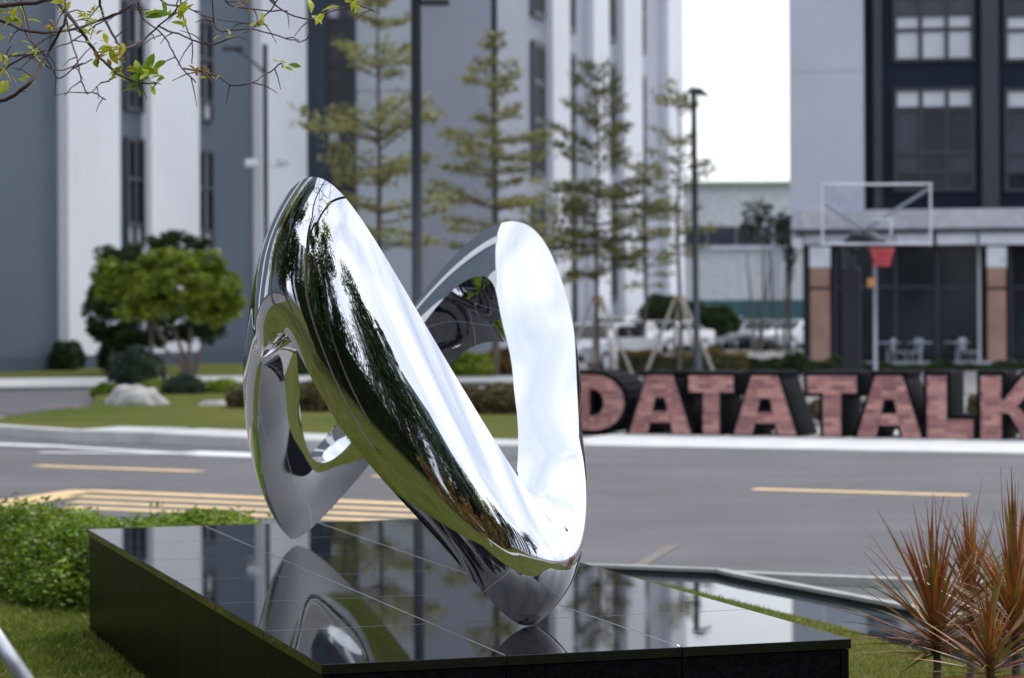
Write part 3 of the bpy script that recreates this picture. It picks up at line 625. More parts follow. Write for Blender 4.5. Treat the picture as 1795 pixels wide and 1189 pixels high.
def build_letter(name, ch, px0, px1, ytop, ybot, pieces, label):
    t0, t1 = Lx(px0), Lx(px1); z0 = lz(px0, ybot-8); z1 = lz(px0, ytop+2); org = RP(SL, t0); org.z = BZ
    th_ = thing(name, label, 'letter', org, 0)
    xd = -RD; nd = RN
    def fr(u, v, w): return xd*u+nd*w+Vector((0, 0, v))
    w_, h_ = t1-t0, z1-z0; zo = z0-BZ
    # shell: every piece grown by a border, extruded backwards
    shell = MB()
    bo = .055
    for pc in pieces:
        q = [(p[0]*w_, p[1]*h_) for p in pc]; cx = sum(p[0] for p in q)/len(q); cy = sum(p[1] for p in q)/len(q)
        n = len(q); ar = sum(q[i][0]*q[(i+1) % n][1]-q[(i+1) % n][0]*q[i][1] for i in range(n))
        if ar < 0: q = q[::-1]
        g_ = []
        for i in range(n):     # offset polygon
            a, b, c = Vector(q[i-1]), Vector(q[i]), Vector(q[(i+1) % n])
            n1 = Vector(((b-a).y, -(b-a).x)).normalized(); n2 = Vector(((c-b).y, -(c-b).x)).normalized()
            m_ = (n1+n2); m_ = m_/max(.45, m_.dot(n1)); g_.append(b+m_*bo)
        k0 = .001*pieces.index(pc)
        vs = [fr(p.x, max(p.y, -zo)+zo, .03+k0*.3) for p in g_]+[fr(p.x, max(p.y, -zo)+zo, DEP+k0*.3) for p in g_]
        shell.add(vs, [tuple(range(n)), tuple(range(n, 2*n))[::-1]]+[(i, n+i, n+(i+1) % n, (i+1) % n) for i in range(n)])
        # raised lip round the face
    so_ = shell.build('shell', M_letter, th_); bevel(so_, .01, 1)
    fb = MB()
    for pc in pieces:
        q = [(p[0]*w_, p[1]*h_) for p in pc]; n = len(q); kk2 = .0002*pieces.index(pc)
        fb.add([fr(p[0], p[1]+zo, .024-kk2) for p in q]+[fr(p[0], p[1]+zo, .034) for p in q], [tuple(range(n)), tuple(range(n, 2*n))[::-1]]+[(i, n+i, n+(i+1) % n, (i+1) % n) for i in range(n)])
    fb.build('mortar_face', M_mortar, th_)
    bk = MB(); bh, bw, j_ = .06, .19, .006; r = 0; y = 0
    while y < h_:
        x = -bw*(r % 2)*.5-bw*.3
        while x < w_:
            for pc in pieces:
                q = [(p[0]*w_, p[1]*h_) for p in pc]
                for ax, val, less in ((0, x+bw-j_, True), (0, x+j_, False), (1, y+bh-j_, True), (1, y+j_, False)):
                    if len(q) > 2: q = clip(q, ax, val, less)
                if len(q) > 2 and parea(q) > .0006:
                    n = len(q); ww = .012+random.uniform(-.003, .003)
                    bk.add([fr(p[0], p[1]+zo, ww) for p in q]+[fr(p[0], p[1]+zo, .0235) for p in q], [tuple(range(n)), tuple(range(n, 2*n))[::-1]]+[(i, n+i, n+(i+1) % n, (i+1) % n) for i in range(n)])
            x += bw
        y += bh; r += 1
    tag(bk.build('brick', M_brick, th_), kind='stuff')
    return th_
LET = [('letter_d', 'D', 1000, 1092, 655, 762, letter_D(), 'brick faced black letter D, partly hidden behind the sculpture'),
 ('letter_a', 'A', 1102, 1209, 656, 767, letter_A2(), 'brick faced black letter A next to the D, first A of the sign'),
 ('letter_t', 'T', 1206, 1284, 657, 768, letter_T(), 'brick faced black letter T between the two As of the first word'),
 ('letter_a', 'A', 1285, 1394, 657, 769, letter_A2(), 'brick faced black letter A ending the first word, before the wide gap'),
 ('letter_t', 'T', 1414, 1500, 657, 772, letter_T(), 'brick faced black letter T starting the second word, right of the wide gap'),
 ('letter_a', 'A', 1501, 1613, 657, 774, letter_A2(), 'brick faced black letter A between the T and L of the second word'),
 ('letter_l', 'L', 1624, 1704, 657, 776, letter_L(), 'brick faced black letter L of the second word'),
 ('letter_k', 'K', 1718, 1830, 657, 778, letter_K(), 'brick faced black letter K cut off by the right edge of the picture')]
for a in LET: build_letter(*a)

# ------------------------------------------------------------------ parked cars
def car_proto(name, label, color, loc, rz, kind='sedan', sc_=1.0):
    t = thing(name, label, 'car', loc, rz, 'cars parked beyond the hedge')
    L_, Wd = 4.5, 1.76
    if kind == 'van': prof = [(-2.2, .35), (-2.25, .9), (-2.1, 1.15), (-1.2, 1.25), (-.55, 1.78), (2.1, 1.8), (2.22, 1.0), (2.2, .35)]
    elif kind == 'suv': prof = [(-2.2, .35), (-2.25, .8), (-2.05, .98), (-1.1, 1.08), (-.5, 1.55), (1.6, 1.58), (2.15, 1.05), (2.22, .9), (2.2, .35)]
    else: prof = [(-2.2, .3), (-2.27, .65), (-2.1, .8), (-1.1, .93), (-.45, 1.38), (.75, 1.42), (1.45, 1.02), (2.15, .98), (2.25, .75), (2.2, .3)]
    n = len(prof); vs = []
    for y, sh in ((-Wd/2, 1), (Wd/2, 1)):
        for x, z in prof: vs.append((x, y*(1-max(0, z-.95)*.28), z))
    b = MB().add(vs, [tuple(range(n)), tuple(range(n, 2*n))[::-1]]+[(i, n+i, n+(i+1) % n, (i+1) % n) for i in range(n)]).build('body', color, t, True); bevel(b, .07, 3)
    for s_ in (-1, 1):
        up = [p for p in prof if p[1] > 1.0]; zt_ = max(p[1] for p in up)-.1; zb_ = 1.0
        x0, x1 = (-.75, 1.2) if kind == 'sedan' else (-.85, 1.85)
        q = [(x0-.05, zb_), (x1+.1, zb_), (x1-.35, zt_), (x0+.42, zt_)]
        yo = lambda z: s_*(Wd/2*(1-max(0, z-.95)*.28)+.012)
        for i0, i1 in ((0, .48), (.52, 1)):
            qq = [(q[0][0]+(q[1][0]-q[0][0])*i0, q[0][1]), (q[0][0]+(q[1][0]-q[0][0])*i1, q[0][1]), (q[3][0]+(q[2][0]-q[3][0])*i1, q[2][1]), (q[3][0]+(q[2][0]-q[3][0])*i0, q[2][1])]
            MB().add([(x, yo(z), z) for x, z in qq]+[(x, yo(z)-s_*.03, z) for x, z in qq], [(0, 1, 2, 3), (7, 6, 5, 4), (0, 4, 5, 1), (1, 5, 6, 2), (2, 6, 7, 3), (3, 7, 4, 0)]).build('side_window', M_glass, t)
        for x in (-1.4, 1.35):
            w_ = MB().tube([(x, s_*(Wd/2-.16), .32), (x, s_*(Wd/2+.02), .32)], .32, 20).build('wheel', mat('tyre', (.02, .02, .02), .8), t)
            MB().tube([(x, s_*(Wd/2), .32), (x, s_*(Wd/2+.03), .32)], .2, 14).build('rim', M_lightmetal, w_)
        bevel(MB().box(-2.28, -2.15, s_*.72-.15, s_*.72+.15, .62, .76).build('headlight', M_glassb, t), .02)
        bevel(MB().box(2.17, 2.28, s_*.72-.13, s_*.72+.13, .75, .88).build('tail_light', rd, t), .02)
    def scr(i, j, nm, off):
        (xa, za), (xb, zb2) = prof[i], prof[j]; d = Vector((xb-xa, 0, zb2-za)); nn = Vector((-d.z, 0, d.x)).normalized()*off
        p0, p1 = Vector((xa, 0, za))+d*.12+nn, Vector((xa, 0, za))+d*.9+nn
        vs = [(p.x, s*(Wd/2-.16-max(0, p.z-.95)*.2), p.z) for p in (p0, p1) for s in (-1, 1)]; vs += [(v[0]-nn.x*.6, v[1], v[2]-nn.z*.6) for v in vs]
        MB().add(vs, [(0, 1, 3, 2), (4, 6, 7, 5), (0, 4, 5, 1), (2, 3, 7, 6), (0, 2, 6, 4), (1, 5, 7, 3)]).build(nm, M_glass, t)
    scr(3, 4, 'windscreen', .03)
    scr(5, 6, 'rear_window', .03)
    MB().box(2.22, 2.3, -.26, .26, .5, .62).build('number_plate', M_lightmetal, t)
    MB().box(-2.3, -2.2, -.6, .6, .36, .5).build('grille', M_frame, t)
    return t
cw = mat('white_car_paint', (.7, .71, .74), .2, 0, .02, 1, coat=.6); cg = mat('silver_car_paint', (.3, .32, .36), .25, .3, .03, 1, coat=.6); cb = mat('grey_car_paint', (.12, .13, .16), .25, .2, .03, 1, coat=.6)
R = math.radians
for px, Y, rz, k, cm, lb in ((1050, 66, 62, 'sedan', cw, 'white sedan parked just right of the sculpture, nearest of the row'), (1106, 92, 75, 'sedan', cg, 'silver sedan parked behind the tripod props of the dense layered tree'),
    (1176, 100, 52, 'sedan', cw, 'white sedan angled left of the slim lamp post'), (1240, 108, 76, 'sedan', cw, 'white car nose on just right of the slim lamp post'),
    (1140, 104, 60, 'sedan', cw, 'small white sedan between the silver sedan and the angled white sedan'), (1208, 112, 70, 'suv', cg, 'silver crossover behind the slim lamp post'), (1290, 118, 65, 'sedan', cw, 'far white sedan before the teal fence, behind the crossover'), (1358, 114, 78, 'sedan', cg, 'silver sedan end on, right of the dark grey car'), (1078, 100, 72, 'suv', cw, 'white crossover just left of the silver sedan'),
    (1275, 112, 66, 'suv', cw, 'white crossover with dark windows right of the lamp post'), (1313, 116, 76, 'van', cw, 'white van parked at the right end of the car row'),
    (1334, 108, 78, 'sedan', cb, 'dark grey car end on before the teal fence'), (1400, 105, 40, 'sedan', cw, 'white car half hidden by the left edge of the cafe'), (985, 80, 70, 'sedan', cb, 'grey car hidden mostly behind the sculpture')):
    car_proto('parked_car', lb, cm, frz(px, Y), R(rz), k)

# ------------------------------------------------------------------ vegetation
def layered_tree(px, Y, tiers, label, dens=1.0, m=M_lfolive, trunk_top=None, lsz=.12, tr=.07):
    """tiers: (y px, half width px left, half width px right, droop)"""
    b = frz(px, Y); t = thing('layered_tree', label, 'tree', b, 0, 'young layered trees before the buildings')
    z_top = trunk_top if trunk_top else ZZ(px, tiers[0][0], Y)+.1
    path = [(0, 0, 0)]+[(random.uniform(-.05, .05), random.uniform(-.05, .05), z_top*k/6) for k in range(1, 7)]
    MB().tube(path, [tr*(1-.8*k/6) for k in range(7)], 8).build('trunk', M_bark, t, True)
    pts = []; bm_ = MB()
    for y, wl, wr, up in tiers:
        z = ZZ(px, y, Y); nb = random.randint(5, 7); a0 = random.random()*6
        for k in range(nb):
            a = a0+2*math.pi*k/nb+random.uniform(-.25, .25); c_, s_ = math.cos(a), math.sin(a)
            L_ = ((wr if c_ > 0 else wl)*abs(c_)+.5*(wl+wr)*abs(s_))*Y/F*random.uniform(.75, 1.08)
            rise = (up+random.uniform(-.12, .22))*L_; z = ZZ(px, y, Y)+random.uniform(-.28, .28); q = []
            for i in range(6):
                f = i/5; q.append((c_*L_*f, s_*L_*f, z-rise*.6+rise*f+random.uniform(-.02, .02)-.1*f*f*L_*0))
            bm_.tube(q, [.03*(1-.85*i/5)*max(.6, L_*.6) for i in range(6)], 5, False)
            n = int(112*dens*L_)
            f = np.sqrt(rng.random(n))*.85+.18; wd = .30*L_*(1-.55*f)+.06
            cl = np.floor(f*7)/7+rng.normal(0, .02, n)
            off = rng.normal(0, 1, n)*wd*.6
            x = c_*L_*cl-s_*off; yv = s_*L_*cl+c_*off
            zz = z-rise*.6+rise*cl+np.abs(rng.normal(0, .055, n))+rng.normal(0, .045, n)
            pts.append(np.column_stack([x, yv, zz]))
    tag(bm_.build('branches', M_bark, t), kind='stuff'); 
    leaf_quads('foliage', np.vstack(pts), lsz, m, t, 1.7, .6)
    return t
layered_tree(668, 50, [(5, 30, 30, .15), (28, 55, 50, .15), (100, 85, 60, .42), (118, 60, 60, .25), (205, 135, 85, .3), (225, 75, 90, .3), (290, 120, 95, .18), (318, 80, 60, .12), (365, 95, 130, .05), (420, 70, 110, 0)],
    'tallest layered tree with bare lower trunk, left of the thick lamp post', .8, trunk_top=ZZ(668, -30, 50), tr=.09)
layered_tree(869, 58, [(66, 28, 14, .2), (130, 38, 38, .15), (148, 52, 45, .1), (195, 30, 45, .15), (250, 95, 85, .12), (272, 60, 100, .05), (305, 100, 50, .1), (345, 110, 70, .1), (375, 90, 120, .02), (420, 75, 90, 0)],
    'layered tree with flat green shelves directly above the right loop of the sculpture', .85, trunk_top=ZZ(869, 60, 58))
layered_tree(1047, 60, [(135, 25, 20, .4), (155, 45, 40, .5), (190, 60, 55, .5), (235, 70, 60, .4), (270, 60, 75, .35), (330, 75, 75, .2), (352, 90, 90, .15), (378, 95, 100, .1), (405, 85, 85, .05), (440, 90, 80, .05), (475, 60, 60, 0)],
    'dense dark layered tree right of the sculpture, standing on wooden props', .95, m=leafmat('olive_dark_leaf', (.12, .14, .045), (.24, .23, .085), .35, .6, .3, .8), trunk_top=ZZ(1047, 120, 60))
layered_tree(1190, 60, [(160, 22, 25, .35), (180, 50, 32, .2), (245, 55, 35, .35), (285, 60, 60, .25), (310, 50, 78, .35), (355, 60, 45, .2), (400, 50, 60, .1), (440, 55, 40, 0)],
    'sparse thin layered tree left of the slim lamp post on wooden props', .5, trunk_top=ZZ(1190, 155, 60))
layered_tree(1130, 72, [(300, 30, 30, .3), (330, 50, 45, .3), (370, 55, 60, .2), (410, 60, 60, .2), (450, 55, 55, .1), (490, 40, 45, .1)],
    'smaller layered tree filling the gap between the dense and the sparse tree', .5, trunk_top=ZZ(1130, 290, 72))
layered_tree(975, 74, [(330, 40, 40, .3), (370, 50, 55, .3), (410, 55, 60, .2), (450, 55, 55, .1), (500, 45, 45, .1)],
    'half hidden layered tree between the sculpture top and the dense tree', .5, trunk_top=ZZ(975, 320, 74))
def prop_set(px, Y, ytop, label):
    b = frz(px, Y); t = thing('tree_props', label, 'tree support', b); z = ZZ(px, ytop, Y)
    for a in (-.5, 1.7, 3.6, 5.2):
        MB().tube([(1.05*math.cos(a), .9*math.sin(a), 0), (.1*math.cos(a), .1*math.sin(a), z)], .042, 7).build('prop', M_wood, t)
    MB().tube([(0, -.0, z-.12), (0, 0, z)], .16, 10).build('tie_band', mat('orange_tie', (.3, .2, .1)), t)
prop_set(1047, 60, 520, 'pale wooden props round the dense layered tree')
prop_set(1190, 60, 520, 'pale wooden props round the sparse layered tree')
def round_tree(name, px, Y, crowns, label, m, stems, lsz=.1, n=6000, grp=None, cat='tree', thick=.07):
    b = frz(px, Y); t = thing(name, label, cat, b, 0, grp); pts = []
    for cx, cy, rx, ry, w_ in crowns:
        c = P(cx, cy, Y)-b; pts.append(blob_pts(c, (rx*Y/F, rx*Y/F*.8, ry*Y/F), int(n*w_), 52, .19))
    if stems:
        for sx, sy, ex_, ey_ in stems:
            a = P(sx, sy, Y)-b; e = P(ex_, ey_, Y)-b; a.z = max(a.z, 0); mid = (a+e)/2+Vector((random.uniform(-.1, .1), random.uniform(-.2, .2), .05))
            MB().tube([a, mid, e+Vector((0, random.uniform(-.3, .3), 0))], [thick, thick*.75, thick*.4], 8).build('trunk', M_bark, t, True)
    leaf_quads('crown', np.vstack(pts), lsz, m, t, 1.9, .5)
    return t
round_tree('shrub_tree', 330, 56, [(310, 505, 105, 55, 1), (250, 515, 75, 50, .6), (372, 515, 58, 58, .6), (320, 465, 75, 35, .6), (215, 490, 60, 40, .4), (390, 540, 40, 40, .3)],
    'small spreading tree with bright green crown and bare forked stems on the island', M_lfbright, [(335, 664, 300, 570), (335, 664, 335, 575), (330, 664, 290, 610), (290, 600, 262, 555), (338, 664, 375, 570), (270, 650, 262, 565)], .15, 8500)
round_tree('dark_tree', 235, 62, [(225, 480, 80, 55, 1), (195, 555, 62, 55, .8), (310, 435, 65, 32, .6), (260, 565, 70, 50, .8), (350, 565, 60, 40, .4)],
    'dark green tree behind the bright small tree, against the white pier', M_lfdark, [(235, 650, 235, 560), (235, 650, 290, 480), (200, 650, 190, 560)], .15, 8000)
def bush(px, base, rx, ry, label, m, Y=None, lsz=.08, n=3500, cat='bush', name='bush', core=True):
    Y = Y or G(px, base).y; b = frz(px, Y); t = thing(name, label, cat, b); r = Vector((rx, rx*.9, ry))*Y/F
    d = rng.normal(size=(n, 3)); d /= np.linalg.norm(d, axis=1)[:, None]; d[:, 2] = np.where(d[:, 2] < -.55, -d[:, 2], d[:, 2])
    p = d*np.array(r)*(.9+.13*rng.random((n, 1)))*(1+.08*np.sin(d[:, :1]*7+px)+.06*np.sin(d[:, 1:2]*9+px*2)); p[:, 2] += r.z*.85; p = p[p[:, 2] > 0]
    leaf_quads('foliage', p, lsz, m, t, 1.8, .3, nrm=None)
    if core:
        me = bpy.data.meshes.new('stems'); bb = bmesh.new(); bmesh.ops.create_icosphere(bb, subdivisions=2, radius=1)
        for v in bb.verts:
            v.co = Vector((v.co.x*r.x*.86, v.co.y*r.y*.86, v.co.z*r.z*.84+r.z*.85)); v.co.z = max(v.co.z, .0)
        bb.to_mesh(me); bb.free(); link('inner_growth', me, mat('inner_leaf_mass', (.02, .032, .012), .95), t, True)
    return t
bush(240, 692, 46, 44, 'clipped grey green ball shrub behind the pale boulder', M_lfgreyg, 48)
bush(118, 652, 33, 30, 'round dark clipped bush at the foot of the left building', M_lfdark, 68, .1, 2500)
bush(205, 655, 35, 38, 'dark bush between the round bush and the grey green ball', M_lfdark, 64, .1, 2500)
bush(185, 704, 26, 16, 'small mid green bush left of the pale boulder', M_lfhedge, 45, .07, 1500)
bush(322, 704, 34, 24, 'dark green mound right of the ball shrub', M_lfgreyg, 45, .07, 2000)
bush(272, 690, 30, 16, 'leafy low bush behind the pale boulder', M_lfbright, 47, .07, 1500)
bush(390, 702, 46, 17, 'loose green shrub beside the left edge of the sculpture', M_lfbright, 46, .08, 2200)
bush(440, 735, 44, 28, 'brown green shrub right behind the left loop of the sculpture', M_lfbrown, 38, .08, 2600)
bush(560, 742, 70, 36, 'brown green shrub seen through the left opening of the sculpture', M_lfbrown, 36.5, .08, 3500)
bush(700, 745, 70, 36, 'brown green shrub hidden behind the front arm of the sculpture', M_lfbrown, 36, .08, 2500)
bush(800, 750, 60, 34, 'olive shrub low in the right opening of the sculpture', M_lfbrown, 35.5, .08, 3000)
bush(890, 752, 60, 34, 'rust tinted shrub beside the white face in the right opening', M_lfbrown, 35.2, .08, 3000)
bush(820, 668, 48, 26, 'green bush upper in the right opening of the sculpture', M_lfbright, 58, .12, 2600)
bush(885, 668, 36, 28, 'mixed green brown bush beside the inner edge of the right loop', M_lforange, 60, .12, 2200)
bush(740, 668, 40, 26, 'green bush left part hidden by the front arm', M_lfhedge, 59, .12, 1500)
bush(620, 668, 60, 24, 'dark green bush behind the rear arm of the sculpture', M_lfdark, 60, .12, 1500)
bush(500, 668, 50, 26, 'dark green bush beyond the pavement behind the left loop', M_lfdark, 60, .12, 1500)
bush(1256, 575, 42, 30, 'dark green tree mass right of the slim lamp post before the teal fence', M_lfdark, 104, .22, 3000, core=True).location.z = .6
bush(1160, 560, 42, 40, 'dark green tree mass between the two propped trees', M_lfdark, 104, .22, 3000).location.z = .6
bush(1212, 545, 36, 30, 'dark shrub behind the props of the sparse tree', M_lfdark, 106, .22, 2000).location.z = .8
bush(1395, 660, 26, 22, 'low green bush at the left corner of the cafe', M_lfdark, 60, .1, 1500)
def hedge_row(px0, px1, Y, ytop, depth, label, m, n, lsz, nm='hedge'):
    a, b = frz(px0, Y), frz(px1, Y); t = thing(nm, label, 'hedge', a); L_ = (b-a).length; h = ZZ(px0, ytop, Y)
    p = rng.random((n, 3))*np.array([L_, depth, h]); p[:, 2] = h*(1-(rng.random(n)**2.2)*.95)+.07*np.sin(p[:, 0]*3.1)+.05*np.sin(p[:, 0]*7.7+1)-.03
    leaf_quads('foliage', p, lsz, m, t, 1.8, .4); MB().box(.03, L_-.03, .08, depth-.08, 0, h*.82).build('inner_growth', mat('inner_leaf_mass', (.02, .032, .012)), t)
hedge_row(1086, 1312, 60, 618, 1.6, 'low orange brown hedge below the parked white cars', M_lforange, 7000, .1)
hedge_row(1312, 1480, 62, 632, 1.2, 'low dark green hedge between the orange hedge and the cafe', M_lfdark, 4500, .1)
hedge_row(1500, 1900, 64, 638, 1.0, 'low dark planting along the front of the cafe', M_lfdark, 6000, .1)
bush(1450, 760, 40, 22, 'tuft of green plants seen in the gap between the two words', M_lfbrown, 34, .07, 1600)
bush(1715, 760, 20, 26, 'yellow green tuft seen between the letters L and K', M_lfbrown, 34, .07, 900)
bush(1110, 690, 20, 26, 'yellow green tuft rising between the letters D and A', M_lffresh, 33, .06, 900)
# small dark trees in the gap
for px, Y, cr_, lb in ((1330, 96, [(1325, 375, 32, 30, 1), (1345, 400, 40, 28, 1), (1310, 405, 20, 20, .4)], 'thin airy tree with bare lower stems before the low far hall'), (1372, 92, [(1372, 400, 16, 36, 1), (1385, 450, 14, 30, .6)], 'slender dark tree at the left edge of the pale end wall')):
    round_tree('slender_tree', px, Y, cr_, lb, M_lfgreyg, [(px-6, 620, px-22, 440), (px+4, 620, px+8, 420), (px, 600, px+20, 470)], .2, 420, cat='tree', thick=.06)

# boulders
def boulder(px, base, w_, h_, Y, label):
    b = frz(px, Y, .1); t = thing('boulder', label, 'boulder', b); me = bpy.data.meshes.new('stone'); bb = bmesh.new(); bmesh.ops.create_icosphere(bb, subdivisions=4, radius=1)
    from mathutils import noise
    for v in bb.verts:
        q = v.co.copy(); k = 1+.34*noise.noise(q*1.5+Vector((px, 0, 0)))+.16*noise.noise(q*3.3)+.05*noise.noise(q*9)
        v.co = Vector((q.x*w_/2*k, q.y*w_/3*k, max(-.02, q.z*k)*h_))
    bb.to_mesh(me); bb.free(); link('stone', me, mat('pale_boulder', (.42, .41, .40), .9, 0, .25, 4, bump=.4, bscale=8), t, True)
boulder(236, 718, .98, .36, 39.5, 'large pale boulder on the island lawn in front of the ball shrub')
boulder(383, 722, .75, .1, 39, 'flat pale stone in the grass right of the large boulder')

# far woods / lawn trees behind the viewer, seen in the mirror
def big_tree(x, y, h, r, label, m, n=9000, lsz=.2):
    t = thing('park_tree', label, 'tree', (x, y, .05), 0, 'trees behind the viewer')
    MB().tube([(0, 0, 0), (.1, .05, h*.3), (0, 0, h*.62)], [.2, .16, .08], 10).build('trunk', M_bark, t, True)
    bb = MB()
    for k in range(6):
        a = k*1.1; bb.tube([(0, 0, h*(.3+.05*k)), (r*.4*math.cos(a), r*.4*math.sin(a), h*(.45+.06*k)), (r*.75*math.cos(a), r*.75*math.sin(a), h*(.55+.06*k))], [.07, .05, .02], 6, False)
    tag(bb.build('branches', M_bark, t), kind='stuff')
    leaf_quads('crown', np.vstack([blob_pts((0, 0, h*.62), (r, r, h*.36), n, 22)]), lsz, m, t, 2, .4)
def added_mirror_hedge(x0, x1, y0, y1, h, label):  # unseen hedge, added to darken what the steel loop reflects
    t = thing('added_mirror_hedge', label, 'hedge', (x0, y0, .05), 0, 'hedges added to darken the mirror'); n = 16000
    p = rng.random((n, 3))*np.array([x1-x0, y1-y0, h]); e = rng.integers(0, 3, n)
    if x1-x0 > y1-y0: p[:, 1] = np.where(e > 0, y1-y0+rng.normal(0, .15, n), p[:, 1])
    else: p[:, 0] = np.where(e > 0, x1-x0+rng.normal(0, .15, n), p[:, 0])
    p[:, 2] = np.where(e == 0, h+.35*np.sin(p[:, 0]*2.1+p[:, 1]*1.7)+rng.normal(0, .2, n), p[:, 2])
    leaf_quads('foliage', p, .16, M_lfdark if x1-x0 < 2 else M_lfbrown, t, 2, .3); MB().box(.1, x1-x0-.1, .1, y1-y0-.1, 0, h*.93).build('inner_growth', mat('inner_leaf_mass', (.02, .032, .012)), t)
added_mirror_hedge(-10.6, -9.6, -4.5, 11, 2.8, 'tall dark hedge added outside the picture at left to darken the mirror')
added_mirror_hedge(-9.4, 2.2, -7.3, -6.4, 2.9, 'tall brown green hedge added behind the viewer to darken the mirror')
big_tree(-6.4, .6, 7.6, 2.9, 'dark broad tree on the left lawn nearest the viewer', M_lfdark)
big_tree(-7.8, 6.0, 7.0, 2.7, 'dark tree on the left lawn beside the plinth end', M_lfdark)
big_tree(-4.6, -4.2, 7.4, 3.0, 'dark broad tree behind the viewer, left of the path bend', M_lfdark)
big_tree(-1.6, -8.5, 7, 2.8, 'olive tree straight behind the viewer', M_lfolive)
big_tree(3.8, -9, 7.5, 2.8, 'dark tree behind the viewer, right of the middle', M_lfdark)
big_tree(-6.4, 11.8, 6.5, 2.1, 'dark leafy tree beyond the hedge, outside the left edge of the picture', M_lfdark)
big_tree(-8.6, 17, 7.5, 2.6, 'taller leafy tree by the road, outside the left edge of the picture', M_lfolive)
big_tree(-13, -4, 8, 3, 'broad tree on the lawn far left of the viewer', M_lfdark)
big_tree(12, -4, 7, 3, 'broad tree on the lawn far right of the viewer', M_lfdark)
big_tree(-16, 8, 7, 2.8, 'broad tree beyond the left lawn', M_lfolive)
for i, (x, y, r_) in enumerate(((-3.6, .9, 1.1), (-2.9, -.4, 1.0), (-4.2, 2.6, .9), (-2.0, -3.6, 1.2), (-.4, -4.4, 1.2))):
    t = thing('shrub', ['red brown shrub left of the viewer by the path', 'red brown shrub at the path bend behind the viewer', 'red brown shrub on the left lawn under the nearest dark tree', 'red brown shrub behind the viewer beyond the path', 'red brown shrub straight behind the viewer'][i], 'shrub', (x, y, .1), 0, 'brown shrubs mirrored in the sculpture')
    leaf_quads('foliage', blob_pts((0, 0, r_*.8), (r_, r_, r_*1.1), 4200, 14), .14, M_lforange, t, 3, .2)
    MB().tube([(0, 0, 0), (.05, 0, r_*.8)], [.04, .02], 6).build('stem', M_bark, t)

# ------------------------------------------------------------------ near hedge, grass
hd = thing('clipped_hedge', 'low leafy green hedge wrapping the far left corner of the black plinth', 'hedge', G(100, 1060, .1))
hb = hd.location
poly = [G(62, 1075, .1), G(230, 1085, .1), G(500, 1060, .1), G(480, 1000, .1), G(-60, 985, .1), G(-60, 1015, .1)]
hx = [ (p-hb) for p in poly ]
from mathutils.geometry import intersect_point_tri_2d
def inpoly(x, y, pl):
    c = False; n = len(pl)
    for i in range(n):
        x1, y1, x2, y2 = pl[i].x, pl[i].y, pl[i-1].x, pl[i-1].y
        if (y1 > y) != (y2 > y) and x < (x2-x1)*(y-y1)/(y2-y1)+x1: c = not c
    return c
def edist(x, y, pl):
    d = 9
    for i in range(len(pl)):
        a, b = pl[i-1].xy, pl[i].xy; ab = b-a; t_ = max(0, min(1, (Vector((x, y))-a).dot(ab)/ab.length_squared)); d = min(d, (Vector((x, y))-a-ab*t_).length)
    return d
pts = []; nr = []
mnx, mxx, mny, mxy = min(p.x for p in hx), max(p.x for p in hx), min(p.y for p in hx), max(p.y for p in hx)
HT = .36
while len(pts) < 38000:
    x, y = random.uniform(mnx, mxx), random.uniform(mny, mxy)
    if not inpoly(x, y, hx): continue
    d = edist(x, y, hx); top = HT*(1-math.exp(-(d+.06)/.13))+.05*math.sin(x*5+y*3)+.03*math.sin(x*13+1)*math.sin(y*11)
    if d < .16 and random.random() < .75: z = random.uniform(.02, 1)**.7*top
    else: z = top-abs(random.gauss(0, .05))
    if random.random() < .09: z += random.uniform(0, .09)*(.6+.5*math.sin(x*9+y*4))
    pts.append((x+random.gauss(0, .02), y+random.gauss(0, .02), z))
leaf_quads('foliage', pts, .038, M_lfhedge, hd, 2.1, .35)
core_ = [p*.97+Vector((0, 0, 0)) for p in hx]
hc_ = sum(hx, Vector())/len(hx)
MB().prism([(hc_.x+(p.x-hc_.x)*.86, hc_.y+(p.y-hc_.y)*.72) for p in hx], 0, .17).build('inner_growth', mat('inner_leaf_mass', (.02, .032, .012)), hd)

def grass(name, polyg, n, h, z=.1, m=M_grass):
    xs_ = [p[0] for p in polyg]; ys_ = [p[1] for p in polyg]; out = []
    pl = [Vector((p[0], p[1], 0)) for p in polyg]
    while len(out) < n:
        x, y = random.uniform(min(xs_), max(xs_)), random.uniform(min(ys_), max(ys_))
        if inpoly(x, y, pl): out.append((x, y))
    pt = np.array(out); n = len(pt); a = rng.random(n)*6.283; hh = h*(.5+rng.random(n)); ln = rng.normal(0, .45, (n, 2))*hh[:, None]
    wv = np.column_stack([np.cos(a), np.sin(a)])*.0045
    v = np.zeros((n, 4, 3)); v[:, 0, :2] = pt-wv; v[:, 1, :2] = pt+wv; v[:, 2, :2] = pt+ln*.45+wv*.7; v[:, 3, :2] = pt+ln*1.1
    v[:, :2, 2] = z-.002; v[:, 2, 2] = z+hh*.6; v[:, 3, 2] = z+hh
    me = bpy.data.meshes.new(name); me.vertices.add(4*n); me.vertices.foreach_set('co', v.reshape(-1)); me.loops.add(4*n); me.loops.foreach_set('vertex_index', np.arange(4*n, dtype=np.int32))
    me.polygons.add(n); me.polygons.foreach_set('loop_start', np.arange(0, 4*n, 4, dtype=np.int32)); me.update(calc_edges=True)
    o = link(name, me, m); tag(o, kind='stuff'); return o
o = grass('lawn_grass', [(-3.3, 8.3), (-1.0, 8.3), (-1.9, 11.6), (-3.3, 11.9)], 34000, .03); tag(o, 'short patchy grass left of the black plinth', 'grass')
q = [G(1203, 1035, .1), G(1340, 1068, .1), G(1490, 1105, .1), G(1560, 1129, .1), G(1640, 1151, .1), G(1720, 1169, .1), G(1850, 1184, .1)]
far_c = B+ex*LX
